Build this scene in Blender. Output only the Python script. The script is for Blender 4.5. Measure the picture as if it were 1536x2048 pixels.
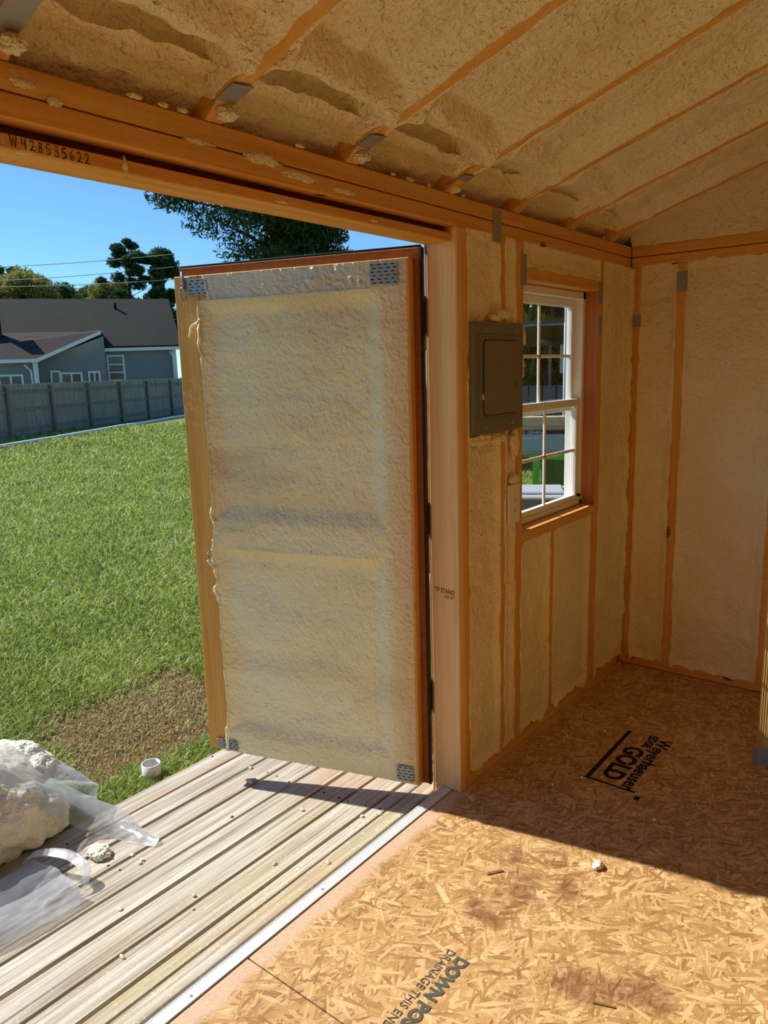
import bpy, bmesh, math, random
import numpy as np
from mathutils import Matrix, Vector

for o in list(bpy.data.objects):
    bpy.data.objects.remove(o)
S = bpy.context.scene
C = S.collection
random.seed(7)
RNG = np.random.default_rng(11)

# ------------------------------------------------------------------ camera
def cam_axes(yaw, pit, rol):
    cy, sy, cp, sp, cr, sr = math.cos(yaw), math.sin(yaw), math.cos(pit), math.sin(pit), math.cos(rol), math.sin(rol)
    fwd = np.array([-sy*cp, cy*cp, -sp]); right = np.array([cy, sy, 0]); down = np.cross(fwd, right)
    return cr*right+sr*down, -sr*right+cr*down, fwd
r_, d_, f_ = cam_axes(.6745, .1891, .0285)
cd = bpy.data.cameras.new('camera'); cam = bpy.data.objects.new('camera', cd); C.objects.link(cam)
cd.sensor_fit = 'HORIZONTAL'; cd.sensor_width = 36; cd.lens = 36*1486.96/1536; cd.clip_start = .02; cd.clip_end = 500
cam.matrix_world = Matrix(((r_[0], -d_[0], -f_[0], 1.1481), (r_[1], -d_[1], -f_[1], 0), (r_[2], -d_[2], -f_[2], 1.30), (0, 0, 0, 1)))
S.camera = cam

# ------------------------------------------------------------------ sky, sun, exposure
SUN_AZ, SUN_EL = math.radians(11.2), math.radians(42)          # direction the light travels: +X, a little +Y
W = bpy.data.worlds.new('sky'); S.world = W; W.use_nodes = True
wn = W.node_tree; bg = wn.nodes['Background']
sky = wn.nodes.new('ShaderNodeTexSky'); sky.sky_type = 'NISHITA'; sky.sun_disc = False
sky.sun_elevation = SUN_EL; sky.sun_rotation = math.radians(258.8); sky.altitude = 1500; sky.air_density = 1.0; sky.dust_density = .25; sky.ozone_density = 4.0
tn = wn.nodes.new('ShaderNodeMix'); tn.data_type = 'RGBA'; tn.blend_type = 'MULTIPLY'; tn.inputs[0].default_value = 1; tn.inputs[7].default_value = (.62, .90, 1.08, 1)
wn.links.new(sky.outputs[0], tn.inputs[6]); wn.links.new(tn.outputs[2], bg.inputs[0]); bg.inputs[1].default_value = .053
sl = bpy.data.lights.new('sun', 'SUN'); sl.energy = 2.5; sl.angle = math.radians(.53); sl.color = (1, .955, .88)
so = bpy.data.objects.new('sun', sl); C.objects.link(so)
ldir = Vector((math.cos(SUN_AZ)*math.cos(SUN_EL), math.sin(SUN_AZ)*math.cos(SUN_EL), -math.sin(SUN_EL)))
so.rotation_euler = ldir.to_track_quat('-Z', 'Y').to_euler(); so.location = (-6, -1.5, 6)
S.view_settings.view_transform = 'Standard'; S.view_settings.look = 'None'
S.view_settings.gamma = 1; S.view_settings.use_curve_mapping = False
S.view_settings.exposure = 1.5
S.cycles.diffuse_bounces = 12; S.cycles.max_bounces = 16; S.cycles.transparent_max_bounces = 16

# ------------------------------------------------------------------ node helpers
class NT:
    def __init__(s, name):
        s.m = bpy.data.materials.new(name); s.m.use_nodes = True
        s.t = s.m.node_tree; s.b = s.t.nodes['Principled BSDF']; s.out = s.t.nodes['Material Output']
        s._co = None
    def new(s, k, **kw):
        n = s.t.nodes.new(k)
        for a, v in kw.items(): setattr(n, a, v)
        return n
    def link(s, a, b): s.t.links.new(a, b)
    def co(s, rnd=False):
        if s._co is None:
            tc = s.new('ShaderNodeTexCoord'); s._co = tc.outputs['Object']
            if rnd:
                oi = s.new('ShaderNodeObjectInfo')
                va = s.new('ShaderNodeVectorMath', operation='MULTIPLY_ADD')
                cb = s.new('ShaderNodeCombineXYZ')
                mm = s.new('ShaderNodeMath', operation='MULTIPLY'); mm.inputs[1].default_value = 37.0
                s.link(oi.outputs['Random'], mm.inputs[0])
                for i in range(3): s.link(mm.outputs[0], cb.inputs[i])
                va2 = s.new('ShaderNodeVectorMath', operation='ADD')
                s.link(s._co, va2.inputs[0]); s.link(cb.outputs[0], va2.inputs[1]); s._co = va2.outputs[0]
        return s._co
    def map(s, scale=(1, 1, 1), rot=(0, 0, 0), loc=(0, 0, 0), src=None):
        n = s.new('ShaderNodeMapping'); n.inputs['Scale'].default_value = scale; n.inputs['Rotation'].default_value = rot; n.inputs['Location'].default_value = loc
        s.link(src or s.co(), n.inputs[0]); return n.outputs[0]
    def noise(s, vec=None, scale=5, detail=3, rough=.55, dist=0):
        n = s.new('ShaderNodeTexNoise'); n.inputs['Scale'].default_value = scale; n.inputs['Detail'].default_value = detail
        n.inputs['Roughness'].default_value = rough; n.inputs['Distortion'].default_value = dist
        s.link(vec or s.co(), n.inputs['Vector']); return n.outputs['Fac']
    def voro(s, vec=None, scale=5, feature='F1', rand=1):
        n = s.new('ShaderNodeTexVoronoi'); n.feature = feature; n.inputs['Scale'].default_value = scale; n.inputs['Randomness'].default_value = rand
        s.link(vec or s.co(), n.inputs['Vector']); return n
    def ramp(s, fac, stops):
        n = s.new('ShaderNodeValToRGB'); e = n.color_ramp.elements
        while len(e) > 1: e.remove(e[-1])
        e[0].position = stops[0][0]; e[0].color = (*stops[0][1], 1) if len(stops[0][1]) == 3 else stops[0][1]
        for p, c in stops[1:]:
            q = e.new(p); q.color = (*c, 1) if len(c) == 3 else c
        s.link(fac, n.inputs[0]); return n.outputs[0]
    def rampf(s, fac, a, b):
        n = s.new('ShaderNodeMapRange'); n.inputs[1].default_value = a; n.inputs[2].default_value = b
        s.link(fac, n.inputs[0]); return n.outputs[0]
    def mix(s, fac, a, b, mode='MIX'):
        n = s.new('ShaderNodeMix', data_type='RGBA', blend_type=mode)
        for v, i in ((fac, 0), (a, 6), (b, 7)):
            if isinstance(v, (int, float)): n.inputs[i].default_value = v
            elif isinstance(v, tuple): n.inputs[i].default_value = (*v, 1)
            else: s.link(v, n.inputs[i])
        return n.outputs[2]
    def math(s, op, a, b=0.0, c=None):
        n = s.new('ShaderNodeMath', operation=op)
        for i, v in enumerate((a, b) if c is None else (a, b, c)):
            if isinstance(v, (int, float)): n.inputs[i].default_value = v
            else: s.link(v, n.inputs[i])
        return n.outputs[0]
    def xyz(s, src=None):
        n = s.new('ShaderNodeSeparateXYZ'); s.link(src or s.co(), n.inputs[0]); return n.outputs
    def bump(s, h, strength=.3, dist=.01, prev=None):
        n = s.new('ShaderNodeBump'); n.inputs['Strength'].default_value = strength; n.inputs['Distance'].default_value = dist
        s.link(h, n.inputs['Height'])
        if prev is not None: s.link(prev, n.inputs['Normal'])
        s.link(n.outputs[0], s.b.inputs['Normal']); return n.outputs[0]
    def set(s, col=None, rough=None, spec=None, metal=None, **kw):
        if col is not None:
            if isinstance(col, tuple): s.b.inputs['Base Color'].default_value = (*col, 1)
            else: s.link(col, s.b.inputs['Base Color'])
        if rough is not None:
            if isinstance(rough, (int, float)): s.b.inputs['Roughness'].default_value = rough
            else: s.link(rough, s.b.inputs['Roughness'])
        if spec is not None: s.b.inputs['Specular IOR Level'].default_value = spec
        if metal is not None: s.b.inputs['Metallic'].default_value = metal
        for k, v in kw.items(): s.b.inputs[k].default_value = v
        return s.m

def lin(r, g, b):
    f = lambda c: (c/255/12.92 if c/255 <= .04045 else ((c/255+.055)/1.055)**2.4)
    return (f(r), f(g), f(b))

def plain(name, col, rough=.6, spec=.4, metal=0.0, var=.0, scale=20, bump=0, **kw):
    n = NT(name)
    c = col
    if var:
        f = n.noise(scale=scale, detail=4)
        c = n.mix(f, tuple(x*(1-var) for x in col), tuple(min(1, x*(1+var)) for x in col))
    if bump: n.bump(n.noise(scale=scale*4, detail=3), bump, .005)
    return n.set(c, rough, spec, metal, **kw)

def wood(name, axis, light, dark, gscale=1.0, rough=.6, knots=True, knotcol=None, over=.0):
    n = NT(name); n.co(rnd=True)
    st = [34*gscale, 34*gscale, 34*gscale]; st['xyz'.index(axis)] = 1.4
    warp = n.noise(n.map((2.2, 2.2, 2.2)), 1.0, 2)
    g = n.noise(n.map(tuple(st)), 1.0, 4, .6, .6)
    st2 = [x*5 for x in st]; st2['xyz'.index(axis)] = 5
    fine = n.noise(n.map(tuple(st2)), 1.0, 2)
    c = n.ramp(g, [(.28, dark), (.5, tuple((a+b)/2 for a, b in zip(light, dark))), (.68, light)])
    c = n.mix(n.math('MULTIPLY', fine, .35), c, tuple(x*.62 for x in dark), 'MIX')
    c = n.mix(n.rampf(warp, .35, .7), c, tuple(x*.8 for x in light), 'MULTIPLY') if False else c
    if knots:
        ks = [7, 7, 7]; ks['xyz'.index(axis)] = 3.6
        v = n.voro(n.map(tuple(ks)), 1.0)
        kf = n.rampf(v.outputs['Distance'], .095, .06)
        c = n.mix(kf, c, knotcol or tuple(x*.22 for x in dark))
    if over:
        sp = n.noise(n.map((60, 60, 60)), 1, 3); big = n.noise(n.map((5, 5, 5)), 1, 2)
        f = n.math('MULTIPLY', n.rampf(sp, .52, .66), n.rampf(big, .5, .72))
        c = n.mix(n.math('MULTIPLY', f, over), c, lin(226, 205, 158))
    n.bump(g, .18, .004, n.bump(fine, .08, .002))
    return n.set(c, rough, .35)

PINE_L, PINE_D = lin(238, 184, 96), lin(210, 146, 58)
M = {}
for a in 'xyz':
    M['stud_'+a] = wood('stud wood '+a, a, PINE_L, PINE_D, over=.55)
M['jamb'] = wood('pale jamb wood', 'z', lin(246, 206, 150), lin(226, 174, 112), over=.5)
M['beam'] = wood('header wood', 'y', lin(238, 182, 92), lin(208, 142, 54), over=.8)
M['reveal'] = wood('reveal wood', 'z', lin(214, 148, 84), lin(176, 104, 52))
M['deckwood'] = None
def deck_mat():
    n = NT('weathered deck wood'); n.co(rnd=True)
    g = n.noise(n.map((60, 1.6, 60)), 1, 4, .65, .4)
    fine = n.noise(n.map((260, 5, 260)), 1, 2)
    c = n.ramp(g, [(.28, lin(110, 102, 88)), (.45, lin(166, 157, 140)), (.68, lin(202, 196, 180))])
    c = n.mix(n.rampf(fine, .55, .8), c, lin(128, 112, 92))
    br = n.noise(n.map((5, 1.3, 5)), 1, 3)
    c = n.mix(n.math('MULTIPLY', n.rampf(br, .52, .75), .6), c, lin(176, 136, 92))
    x, y, z = n.xyz(n.new('ShaderNodeTexCoord').outputs['Object'])
    gr = n.noise(n.map((3, 3, 3), loc=(7, 3, 1)), 1, 3)
    near = n.math('MULTIPLY', n.rampf(x, -.42, -.1), n.rampf(gr, .42, .62))
    c = n.mix(n.math('MULTIPLY', near, .6), c, lin(172, 166, 112))
    grm = n.noise(n.map((90, 90, 90)), 1, 3)
    c = n.mix(n.math('MULTIPLY', n.math('MULTIPLY', n.rampf(grm, .6, .7), n.rampf(x, -.5, -.1)), .5), c, lin(238, 230, 196))
    n.bump(g, .5, .004, n.bump(fine, .25, .002))
    return n.set(c, .8, .2)
M['deckwood'] = deck_mat()

def osb_mat():
    n = NT('OSB floor')
    cur = None; curh = None; edge = None
    for k, (ang, sx, sy) in enumerate([(14, 17, 105), (97, 19, 130), (-38, 18, 120), (58, 21, 150), (150, 16, 110), (76, 24, 170), (-12, 20, 125), (122, 22, 160), (38, 10, 60), (-64, 11, 66)]):
        rt0 = n.map((1, 1, 1), rot=(0, 0, math.radians(ang))); mp = n.map((sx, sy, 1), loc=(k*3.7, k*1.3, k*.5), src=rt0)
        v = n.voro(mp, 1.0); v.voronoi_dimensions = '2D'
        sc = n.new('ShaderNodeSeparateColor'); n.link(v.outputs['Color'], sc.inputs[0])
        h, tint = sc.outputs[0], sc.outputs[1]
        fib = n.noise(n.map((sx*1.6, sy*5, 1), loc=(k*5, 0, 0), src=rt0), 1, 3)
        t = n.math('MULTIPLY_ADD', fib, .62, n.math('MULTIPLY', tint, .42))
        if k >= 8: h = n.math('MULTIPLY', h, .9); t = n.math('ADD', t, .1)
        col = n.ramp(t, [(.22, lin(128, 86, 45)), (.42, lin(165, 126, 76)), (.58, lin(187, 149, 96)), (.80, lin(216, 184, 134))])
        if cur is None: cur, curh = col, h
        else:
            f = n.math('GREATER_THAN', h, curh)
            cur = n.mix(f, cur, col); curh = n.math('MAXIMUM', h, curh)
    x, y, z = n.xyz()
    # brown smudges with a shape of their own, trodden into the sheet
    def blob(cx, cy, rx, ry):
        dx = n.math('DIVIDE', n.math('SUBTRACT', x, cx), rx); dy = n.math('DIVIDE', n.math('SUBTRACT', y, cy), ry)
        return n.math('ADD', n.math('MULTIPLY', dx, dx), n.math('MULTIPLY', dy, dy))
    nz = n.noise(scale=16, detail=5, rough=.7)
    tot = None
    for a in [(.27, 1.60, .06, .05), (.36, 1.50, .075, .11), (.45, 1.58, .05, .08), (.33, 1.38, .08, .06), (.60, 1.31, .10, .07), (.71, 1.37, .09, .07), (.37, 1.66, .05, .05)]:
        f = n.math('MAXIMUM', n.math('SUBTRACT', 1.0, blob(*a)), 0.0)
        tot = f if tot is None else n.math('ADD', tot, f)
    f = n.rampf(n.math('MULTIPLY', tot, n.rampf(nz, .30, .62)), .10, .60)
    cur = n.mix(n.math('MULTIPLY', f, .62), cur, lin(104, 56, 30))
    # pale dusty band of overspray along the threshold
    nb = n.noise(scale=7, detail=4)
    band = n.rampf(n.math('MULTIPLY_ADD', nb, .05, x), .052, .028)
    grain = n.noise(scale=160, detail=2)
    cur = n.mix(n.math('MULTIPLY', band, .88), cur, n.mix(grain, lin(176, 140, 112), lin(222, 196, 168)))
    n.bump(curh, .35, .002, n.bump(n.noise(scale=220, detail=2), .12, .001))
    return n.set(cur, .62, .3)
M['osb'] = osb_mat()

def foam_mat(name, base, shade, peb=115, bs=.55, rough=.55, gl=.3, stain=.35):
    n = NT(name)
    f = n.noise(scale=3.2, detail=5, rough=.65)
    c = n.mix(n.rampf(f, .35, .7), shade, base)
    p = n.voro(scale=peb, feature='SMOOTH_F1'); lum = n.noise(scale=peb*.8, detail=3, rough=.6)
    tiny = n.noise(scale=peb*2.4, detail=2)
    pit = n.voro(scale=9); 
    c = n.mix(n.math('MULTIPLY', n.rampf(pit.outputs['Distance'], .05, .02), .7), c, tuple(x*.35 for x in shade))
    c = n.mix(n.math('MULTIPLY', n.rampf(n.noise(scale=1.4, detail=3), .55, .72), stain), c, tuple(x*.72 for x in shade))
    b1 = n.bump(p.outputs['Distance'], bs, .010)
    b2 = n.bump(lum, min(1, bs*1.6), .013, b1); n.bump(tiny, bs*.5, .004, b2)
    return n.set(c, rough, gl)
M['foam'] = foam_mat('spray foam', lin(248, 236, 196), lin(242, 222, 170))
M['foamwall'] = foam_mat('spray foam on walls', lin(248, 236, 196), lin(242, 220, 168), peb=80, bs=.5)
M['scrap'] = foam_mat('cut foam', lin(250, 246, 224), lin(244, 236, 204), peb=80, bs=.5, stain=.1)

def door_foam_mat():
    n = NT('glossy door foam')
    x, y, z = n.xyz()      # x = distance from the hinge edge, z = height (door coordinates)
    f = n.noise(n.map((1.2, 1, 4.5)), 1, 4, .6)
    c = n.ramp(f, [(.3, lin(222, 200, 152)), (.46, lin(242, 228, 176)), (.58, lin(246, 236, 190)), (.74, lin(228, 222, 200))])
    f2 = n.noise(n.map((2, 1, 2), loc=(4, 0, 2)), 1, 4, .6)
    c = n.mix(n.math('MULTIPLY', n.rampf(f2, .48, .72), .3), c, lin(222, 190, 142))
    # thin mist over the hinge stile lets the wood through
    nz = n.noise(scale=14, detail=4)
    thin = n.rampf(n.math('MULTIPLY_ADD', nz, .05, x), .125, .045)
    c = n.mix(n.math('MULTIPLY', thin, .7), c, lin(222, 172, 108))
    top = n.rampf(z, 1.50, 1.53)
    c = n.mix(n.math('MULTIPLY', top, .6), c, lin(206, 196, 180))
    p = n.noise(scale=85, detail=3, rough=.6); l = n.noise(scale=26, detail=3)
    b1 = n.bump(l, .4, .02); n.bump(p, .8, .014, b1)
    n.b.inputs['Subsurface Weight'].default_value = .25; n.b.inputs['Subsurface Radius'].default_value = (.02, .014, .006); n.b.inputs['Subsurface Scale'].default_value = 1.0
    return n.set(c, .33, .8)
M['doorfoam'] = door_foam_mat()
M['osbdark'] = plain('brown OSB edge', lin(150, 92, 44), .7, .2, var=.45, scale=60, bump=.4)
M['gapshade'] = plain('dark red brown gap shade', lin(92, 40, 22), .7, .2, var=.4, scale=50, bump=.3)  # shade of the recess over the header, painted as dark red brown
M['steel'] = plain('galvanised steel', lin(150, 150, 146), .45, .5, .35, var=.15, scale=40)
M['strip'] = plain('galvanised strip', lin(214, 218, 220), .45, .5, .25, var=.06, scale=120)
M['dark'] = plain('dark slot', (.012, .011, .01), .8, .1)
M['black'] = plain('black rubber', (.012, .012, .013), .55, .3)
M['panel'] = plain('grey enamel panel', lin(116, 112, 96), .42, .45, .1, var=.04, scale=8)
M['paneld'] = plain('grey enamel panel door', lin(120, 112, 94), .4, .45, .1, var=.04, scale=8)
M['white'] = plain('white vinyl', lin(236, 234, 226), .4, .4)
M['outlet'] = plain('white outlet plastic', lin(238, 228, 210), .35, .4)
M['sheath'] = plain('wall sheathing', lin(176, 130, 80), .8, .2, var=.3, scale=30)
M['ink'] = plain('black print ink', lin(38, 30, 26), .8, .1, var=.6, scale=90)
M['greyink'] = plain('grey print ink', lin(86, 84, 76), .8, .1, var=.5, scale=150)
M['paleink'] = plain('brown stamp ink', lin(120, 72, 34), .8, .1, var=.3, scale=90)
M['pvc'] = plain('grey white pvc', lin(222, 224, 222), .4, .4, var=.05)
M['treated'] = wood('treated post wood', 'z', lin(214, 184, 110), lin(176, 142, 74), 1.3, knots=False)

def glass_mat():
    n = NT('window glass'); t = n.t; t.nodes.remove(n.b)
    tr = n.new('ShaderNodeBsdfTransparent'); tr.inputs[0].default_value = (.93, .95, .94, 1)
    gl = n.new('ShaderNodeBsdfGlossy'); gl.inputs['Roughness'].default_value = .02
    fr = n.new('ShaderNodeFresnel'); fr.inputs[0].default_value = 1.45
    mx = n.new('ShaderNodeMixShader'); n.link(fr.outputs[0], mx.inputs[0]); n.link(tr.outputs[0], mx.inputs[1]); n.link(gl.outputs[0], mx.inputs[2])
    n.link(mx.outputs[0], n.out.inputs[0]); return n.m
M['glass'] = glass_mat()
def bag_mat():
    n = NT('clear plastic film'); t = n.t; t.nodes.remove(n.b)
    tr = n.new('ShaderNodeBsdfTransparent'); tr.inputs[0].default_value = (.9, .9, .9, 1)
    tl = n.new('ShaderNodeBsdfTranslucent'); tl.inputs[0].default_value = (.85, .87, .88, 1)
    df = n.new('ShaderNodeBsdfDiffuse'); df.inputs[0].default_value = (.85, .87, .88, 1)
    gl = n.new('ShaderNodeBsdfGlossy'); gl.inputs['Roughness'].default_value = .3
    bm = n.new('ShaderNodeBump'); bm.inputs['Strength'].default_value = .12; bm.inputs['Distance'].default_value = .02
    n.link(n.noise(n.map((9, 16, 12)), 1, 4, .6, 1.0), bm.inputs['Height'])
    for q in (tl, df, gl): n.link(bm.outputs[0], q.inputs['Normal'])
    a = n.new('ShaderNodeMixShader'); a.inputs[0].default_value = .5; n.link(tl.outputs[0], a.inputs[1]); n.link(df.outputs[0], a.inputs[2])
    lw = n.new('ShaderNodeLayerWeight'); lw.inputs[0].default_value = .35
    b = n.new('ShaderNodeMixShader'); n.link(n.math('MULTIPLY_ADD', lw.outputs['Facing'], .5, .26), b.inputs[0]); n.link(tr.outputs[0], b.inputs[1]); n.link(a.outputs[0], b.inputs[2])
    c = n.new('ShaderNodeMixShader'); c.inputs[0].default_value = .07
    n.link(b.outputs[0], c.inputs[1]); n.link(gl.outputs[0], c.inputs[2])
    n.link(c.outputs[0], n.out.inputs[0]); return n.m
M['film'] = bag_mat()

# ------------------------------------------------------------------ mesh helpers
def tag(o, label, cat, group=None, kind=None):
    o['label'] = label; o['category'] = cat
    if group: o['group'] = group
    if kind: o['kind'] = kind
    return o
def adopt(o, parent):
    if parent is not None:
        o.parent = parent; o.matrix_parent_inverse = PW(parent).inverted()
def PW(p):
    m = p.matrix_basis.copy()
    return (p.parent and PW(p.parent) @ p.matrix_parent_inverse @ m) or m
def link(name, me, mat=None, parent=None, mw=None):
    o = bpy.data.objects.new(name, me); C.objects.link(o)
    if mat is not None and me is not None and not me.materials:
        for m in (mat if isinstance(mat, (list, tuple)) else [mat]): me.materials.append(m)
    if mw is not None: o.matrix_basis = mw
    adopt(o, parent); return o
def empty(name, loc, label=None, cat=None, group=None, kind=None):
    o = bpy.data.objects.new(name, None); C.objects.link(o); o.location = loc; o.empty_display_size = .1
    o.matrix_basis = Matrix.Translation(loc)
    if label: tag(o, label, cat, group, kind)
    return o
def fast(name, V, F, smooth=False):
    V = np.asarray(V, dtype=np.float32).reshape(-1, 3); F = np.asarray(F, dtype=np.int32)
    me = bpy.data.meshes.new(name); n = F.shape[1]
    me.vertices.add(len(V)); me.vertices.foreach_set('co', V.ravel())
    me.loops.add(F.size); me.loops.foreach_set('vertex_index', F.ravel())
    me.polygons.add(len(F)); me.polygons.foreach_set('loop_start', np.arange(0, F.size, n, dtype=np.int32))
    me.polygons.foreach_set('loop_total', np.full(len(F), n, dtype=np.int32))
    if smooth: me.polygons.foreach_set('use_smooth', np.ones(len(F), dtype=bool))
    me.update(calc_edges=True); me.validate(); return me
def gridmesh(name, Pt, smooth=True, close_u=False):
    nv, nu = Pt.shape[:2]; idx = np.arange(nv*nu).reshape(nv, nu)
    if close_u: idx = np.concatenate([idx, idx[:, :1]], 1)
    F = np.stack([idx[:-1, :-1], idx[:-1, 1:], idx[1:, 1:], idx[1:, :-1]], -1).reshape(-1, 4)
    return fast(name, Pt.reshape(-1, 3), F, smooth)
BOXF = [(0, 3, 2, 1), (4, 5, 6, 7), (0, 1, 5, 4), (1, 2, 6, 5), (2, 3, 7, 6), (3, 0, 4, 7)]
class MB:
    """collects shapes for ONE mesh"""
    def __init__(s): s.bm = bmesh.new()
    def box(s, x0, x1, y0, y1, z0, z1, bev=0, mi=0, fn=None):
        P_ = [(x0, y0, z0), (x1, y0, z0), (x1, y1, z0), (x0, y1, z0), (x0, y0, z1), (x1, y0, z1), (x1, y1, z1), (x0, y1, z1)]
        if fn: P_ = [fn(*p) for p in P_]
        b = bmesh.new(); vs = [b.verts.new(p) for p in P_]
        for f in BOXF: b.faces.new([vs[i] for i in f]).material_index = mi
        if bev: bmesh.ops.bevel(b, geom=b.edges[:], offset=bev, segments=1, affect='EDGES', material=mi if mi else -1)
        s._add(b); return s
    def _add(s, b):
        me = bpy.data.meshes.new('t'); b.to_mesh(me); b.free(); s.bm.from_mesh(me); bpy.data.meshes.remove(me)
    def poly(s, pts, mi=0, thick=None):
        vs = [s.bm.verts.new(p) for p in pts]; s.bm.faces.new(vs).material_index = mi
        if thick is not None:
            t = Vector(thick); v2 = [s.bm.verts.new(Vector(p)+t) for p in pts]; n = len(pts)
            s.bm.faces.new(v2[::-1]).material_index = mi
            for i in range(n): s.bm.faces.new([vs[i], v2[i], v2[(i+1) % n], vs[(i+1) % n]]).material_index = mi
        return s
    def tube(s, pts, r, seg=8, mi=0, cap=True, smooth=True):
        pts = [Vector(p) for p in pts]; rr = r if isinstance(r, (list, tuple)) else [r]*len(pts)
        rings = []; up = Vector((0, 0, 1))
        for i, p in enumerate(pts):
            t = (pts[min(i+1, len(pts)-1)]-pts[max(i-1, 0)]).normalized()
            a = t.cross(up)
            if a.length < 1e-3: a = t.cross(Vector((1, 0, 0)))
            a.normalize(); b = t.cross(a).normalized()
            rings.append([s.bm.verts.new(p+(a*math.cos(q)+b*math.sin(q))*rr[i]) for q in [2*math.pi*k/seg for k in range(seg)]])
        for A, B in zip(rings, rings[1:]):
            for k in range(seg):
                f = s.bm.faces.new([A[k], A[(k+1) % seg], B[(k+1) % seg], B[k]]); f.smooth = smooth; f.material_index = mi
        if cap:
            for R in (rings[0], rings[-1]):
                f = s.bm.faces.new(R); f.material_index = mi
        return s
    def build(s, name, mat, parent=None):
        me = bpy.data.meshes.new(name); bmesh.ops.recalc_face_normals(s.bm, faces=s.bm.faces[:]) ; s.bm.to_mesh(me); s.bm.free()
        return link(name, me, mat, parent)
def box(name, x0, x1, y0, y1, z0, z1, mat, parent=None, bev=.0025, fn=None):
    return MB().box(x0, x1, y0, y1, z0, z1, bev, fn=fn).build(name, mat, parent)

# vectorised value noise
def _h(i, j, k, seed):
    n = (i*374761393 + j*668265263 + k*2147483647 + seed*1274126177) & 0xffffffff
    n = ((n ^ (n >> 13))*1274126177) & 0xffffffff
    return ((n ^ (n >> 16)) & 0xffff)/32767.5-1
def vn(x, y, z, seed=0):
    x, y, z = np.broadcast_arrays(np.asarray(x, float), np.asarray(y, float), np.asarray(z, float))
    i, j, k = np.floor(x).astype(np.int64), np.floor(y).astype(np.int64), np.floor(z).astype(np.int64)
    u, v, w = x-i, y-j, z-k
    u, v, w = (t*t*t*(t*(t*6-15)+10) for t in (u, v, w))
    L = lambda a, b, t: a+(b-a)*t
    g = lambda a, b, c: _h(i+a, j+b, k+c, seed)
    return L(L(L(g(0,0,0), g(1,0,0), u), L(g(0,1,0), g(1,1,0), u), v), L(L(g(0,0,1), g(1,0,1), u), L(g(0,1,1), g(1,1,1), u), v), w)
def fbm(x, y, z, seed=0, o=4, g=.5):
    t = 0; a = 1; s = 0
    for q in range(o):
        t = t+a*vn(x*2**q, y*2**q, z*2**q, seed+q*17); s += a; a *= g
    return t/s
def sstep(a, b, x):
    t = np.clip((x-a)/(b-a), 0, 1); return t*t*(3-2*t)

def bay(name, parent, mat, O, A, B, N, La, Lb, na, nb, recess=.014, cove=.02, rag=.006, lump=.006, seed=1, ragb=(.004, .004), extra=None, coveb=.02):
    """foam filling one cavity: a lumpy skin whose ragged rim laps the framing"""
    O, A, B, N = (np.array(v, float) for v in (O, A, B, N))
    tu = np.linspace(0, 1, na); tu = .5-.5*np.cos(np.pi*tu)*(.55)+(tu-.5)*.45; tu = (tu-tu.min())/(tu.max()-tu.min())
    tv = np.linspace(0, 1, nb)
    vb = tv*Lb
    e0 = rag*(.35+.9*fbm(vb*22, seed*3.1, 0, seed, 3)+.5*np.maximum(0, vn(vb*5, seed, 9, seed)))
    e1 = rag*(.35+.9*fbm(vb*22, seed*5.7, 4, seed+3, 3)+.5*np.maximum(0, vn(vb*5, seed, 19, seed)))
    a = -e0[:, None]+(La+e0+e1)[:, None]*tu[None, :]
    f0 = ragb[0]*(.4+1.2*fbm(a[0]*24, seed, 7, seed+5, 3)); f1 = ragb[1]*(.4+1.2*fbm(a[0]*24, seed, 3, seed+6, 3))
    b = -f0[None, :]+(Lb+f0+f1)[None, :]*tv[:, None]
    da = np.minimum(a, La-a); db = np.minimum(b, Lb-b)
    dep = -recess*sstep(-.002, cove, da)*sstep(-.002, coveb, db)
    inn = sstep(0, .02, da)*sstep(0, .02, db)
    dep = dep+.0022+inn*lump*(fbm(a*9, b*9, seed, seed, 4)*1.2+.5*fbm(a*40, b*40, seed, seed+2, 2))
    if extra is not None: dep = dep+extra(a, b, da, db)
    rim = (da < .0015) | (db < .0015)
    edge = (np.arange(na)[None, :] % (na-1) == 0) | (np.arange(nb)[:, None] % (nb-1) == 0)
    dep = np.where(edge, -.001, dep)
    Pt = O+a[..., None]*A+b[..., None]*B+dep[..., None]*N
    return link(name, gridmesh(name, Pt), mat, parent)

def txt(name, s, size, mat, parent, loc, xdir, ydir, sx=1.0, lift=.0008, bold=0.0):
    cu = bpy.data.curves.new('t', 'FONT'); cu.body = s; cu.size = size; cu.extrude = .0003; cu.resolution_u = 3; cu.offset = bold
    o = bpy.data.objects.new('t', cu); C.objects.link(o)
    bpy.context.view_layer.update()
    me = bpy.data.meshes.new_from_object(o.evaluated_get(bpy.context.evaluated_depsgraph_get()))
    bpy.data.objects.remove(o); bpy.data.curves.remove(cu)
    X = Vector(xdir).normalized(); Y = Vector(ydir).normalized(); Z = X.cross(Y)
    mw = Matrix(((X.x*sx, Y.x, Z.x, loc[0]+Z.x*lift), (X.y*sx, Y.y, Z.y, loc[1]+Z.y*lift), (X.z*sx, Y.z, Z.z, loc[2]+Z.z*lift), (0, 0, 0, 1)))
    me.transform(mw)
    me.materials.clear(); return link(name, me, mat, parent)

# ================================================================== THE SHED
L, ZB, ZS, ZT = 3.072, 1.675, 1.7125, 1.753      # back wall, underside / seam / top of the double top plate
XR, YF, SL, ZR = 2.40, -1.25, .325, 1.77        # right wall, front wall, roof slope, rafter underside over the plate
YP = 1.778                                       # door jamb
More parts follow.
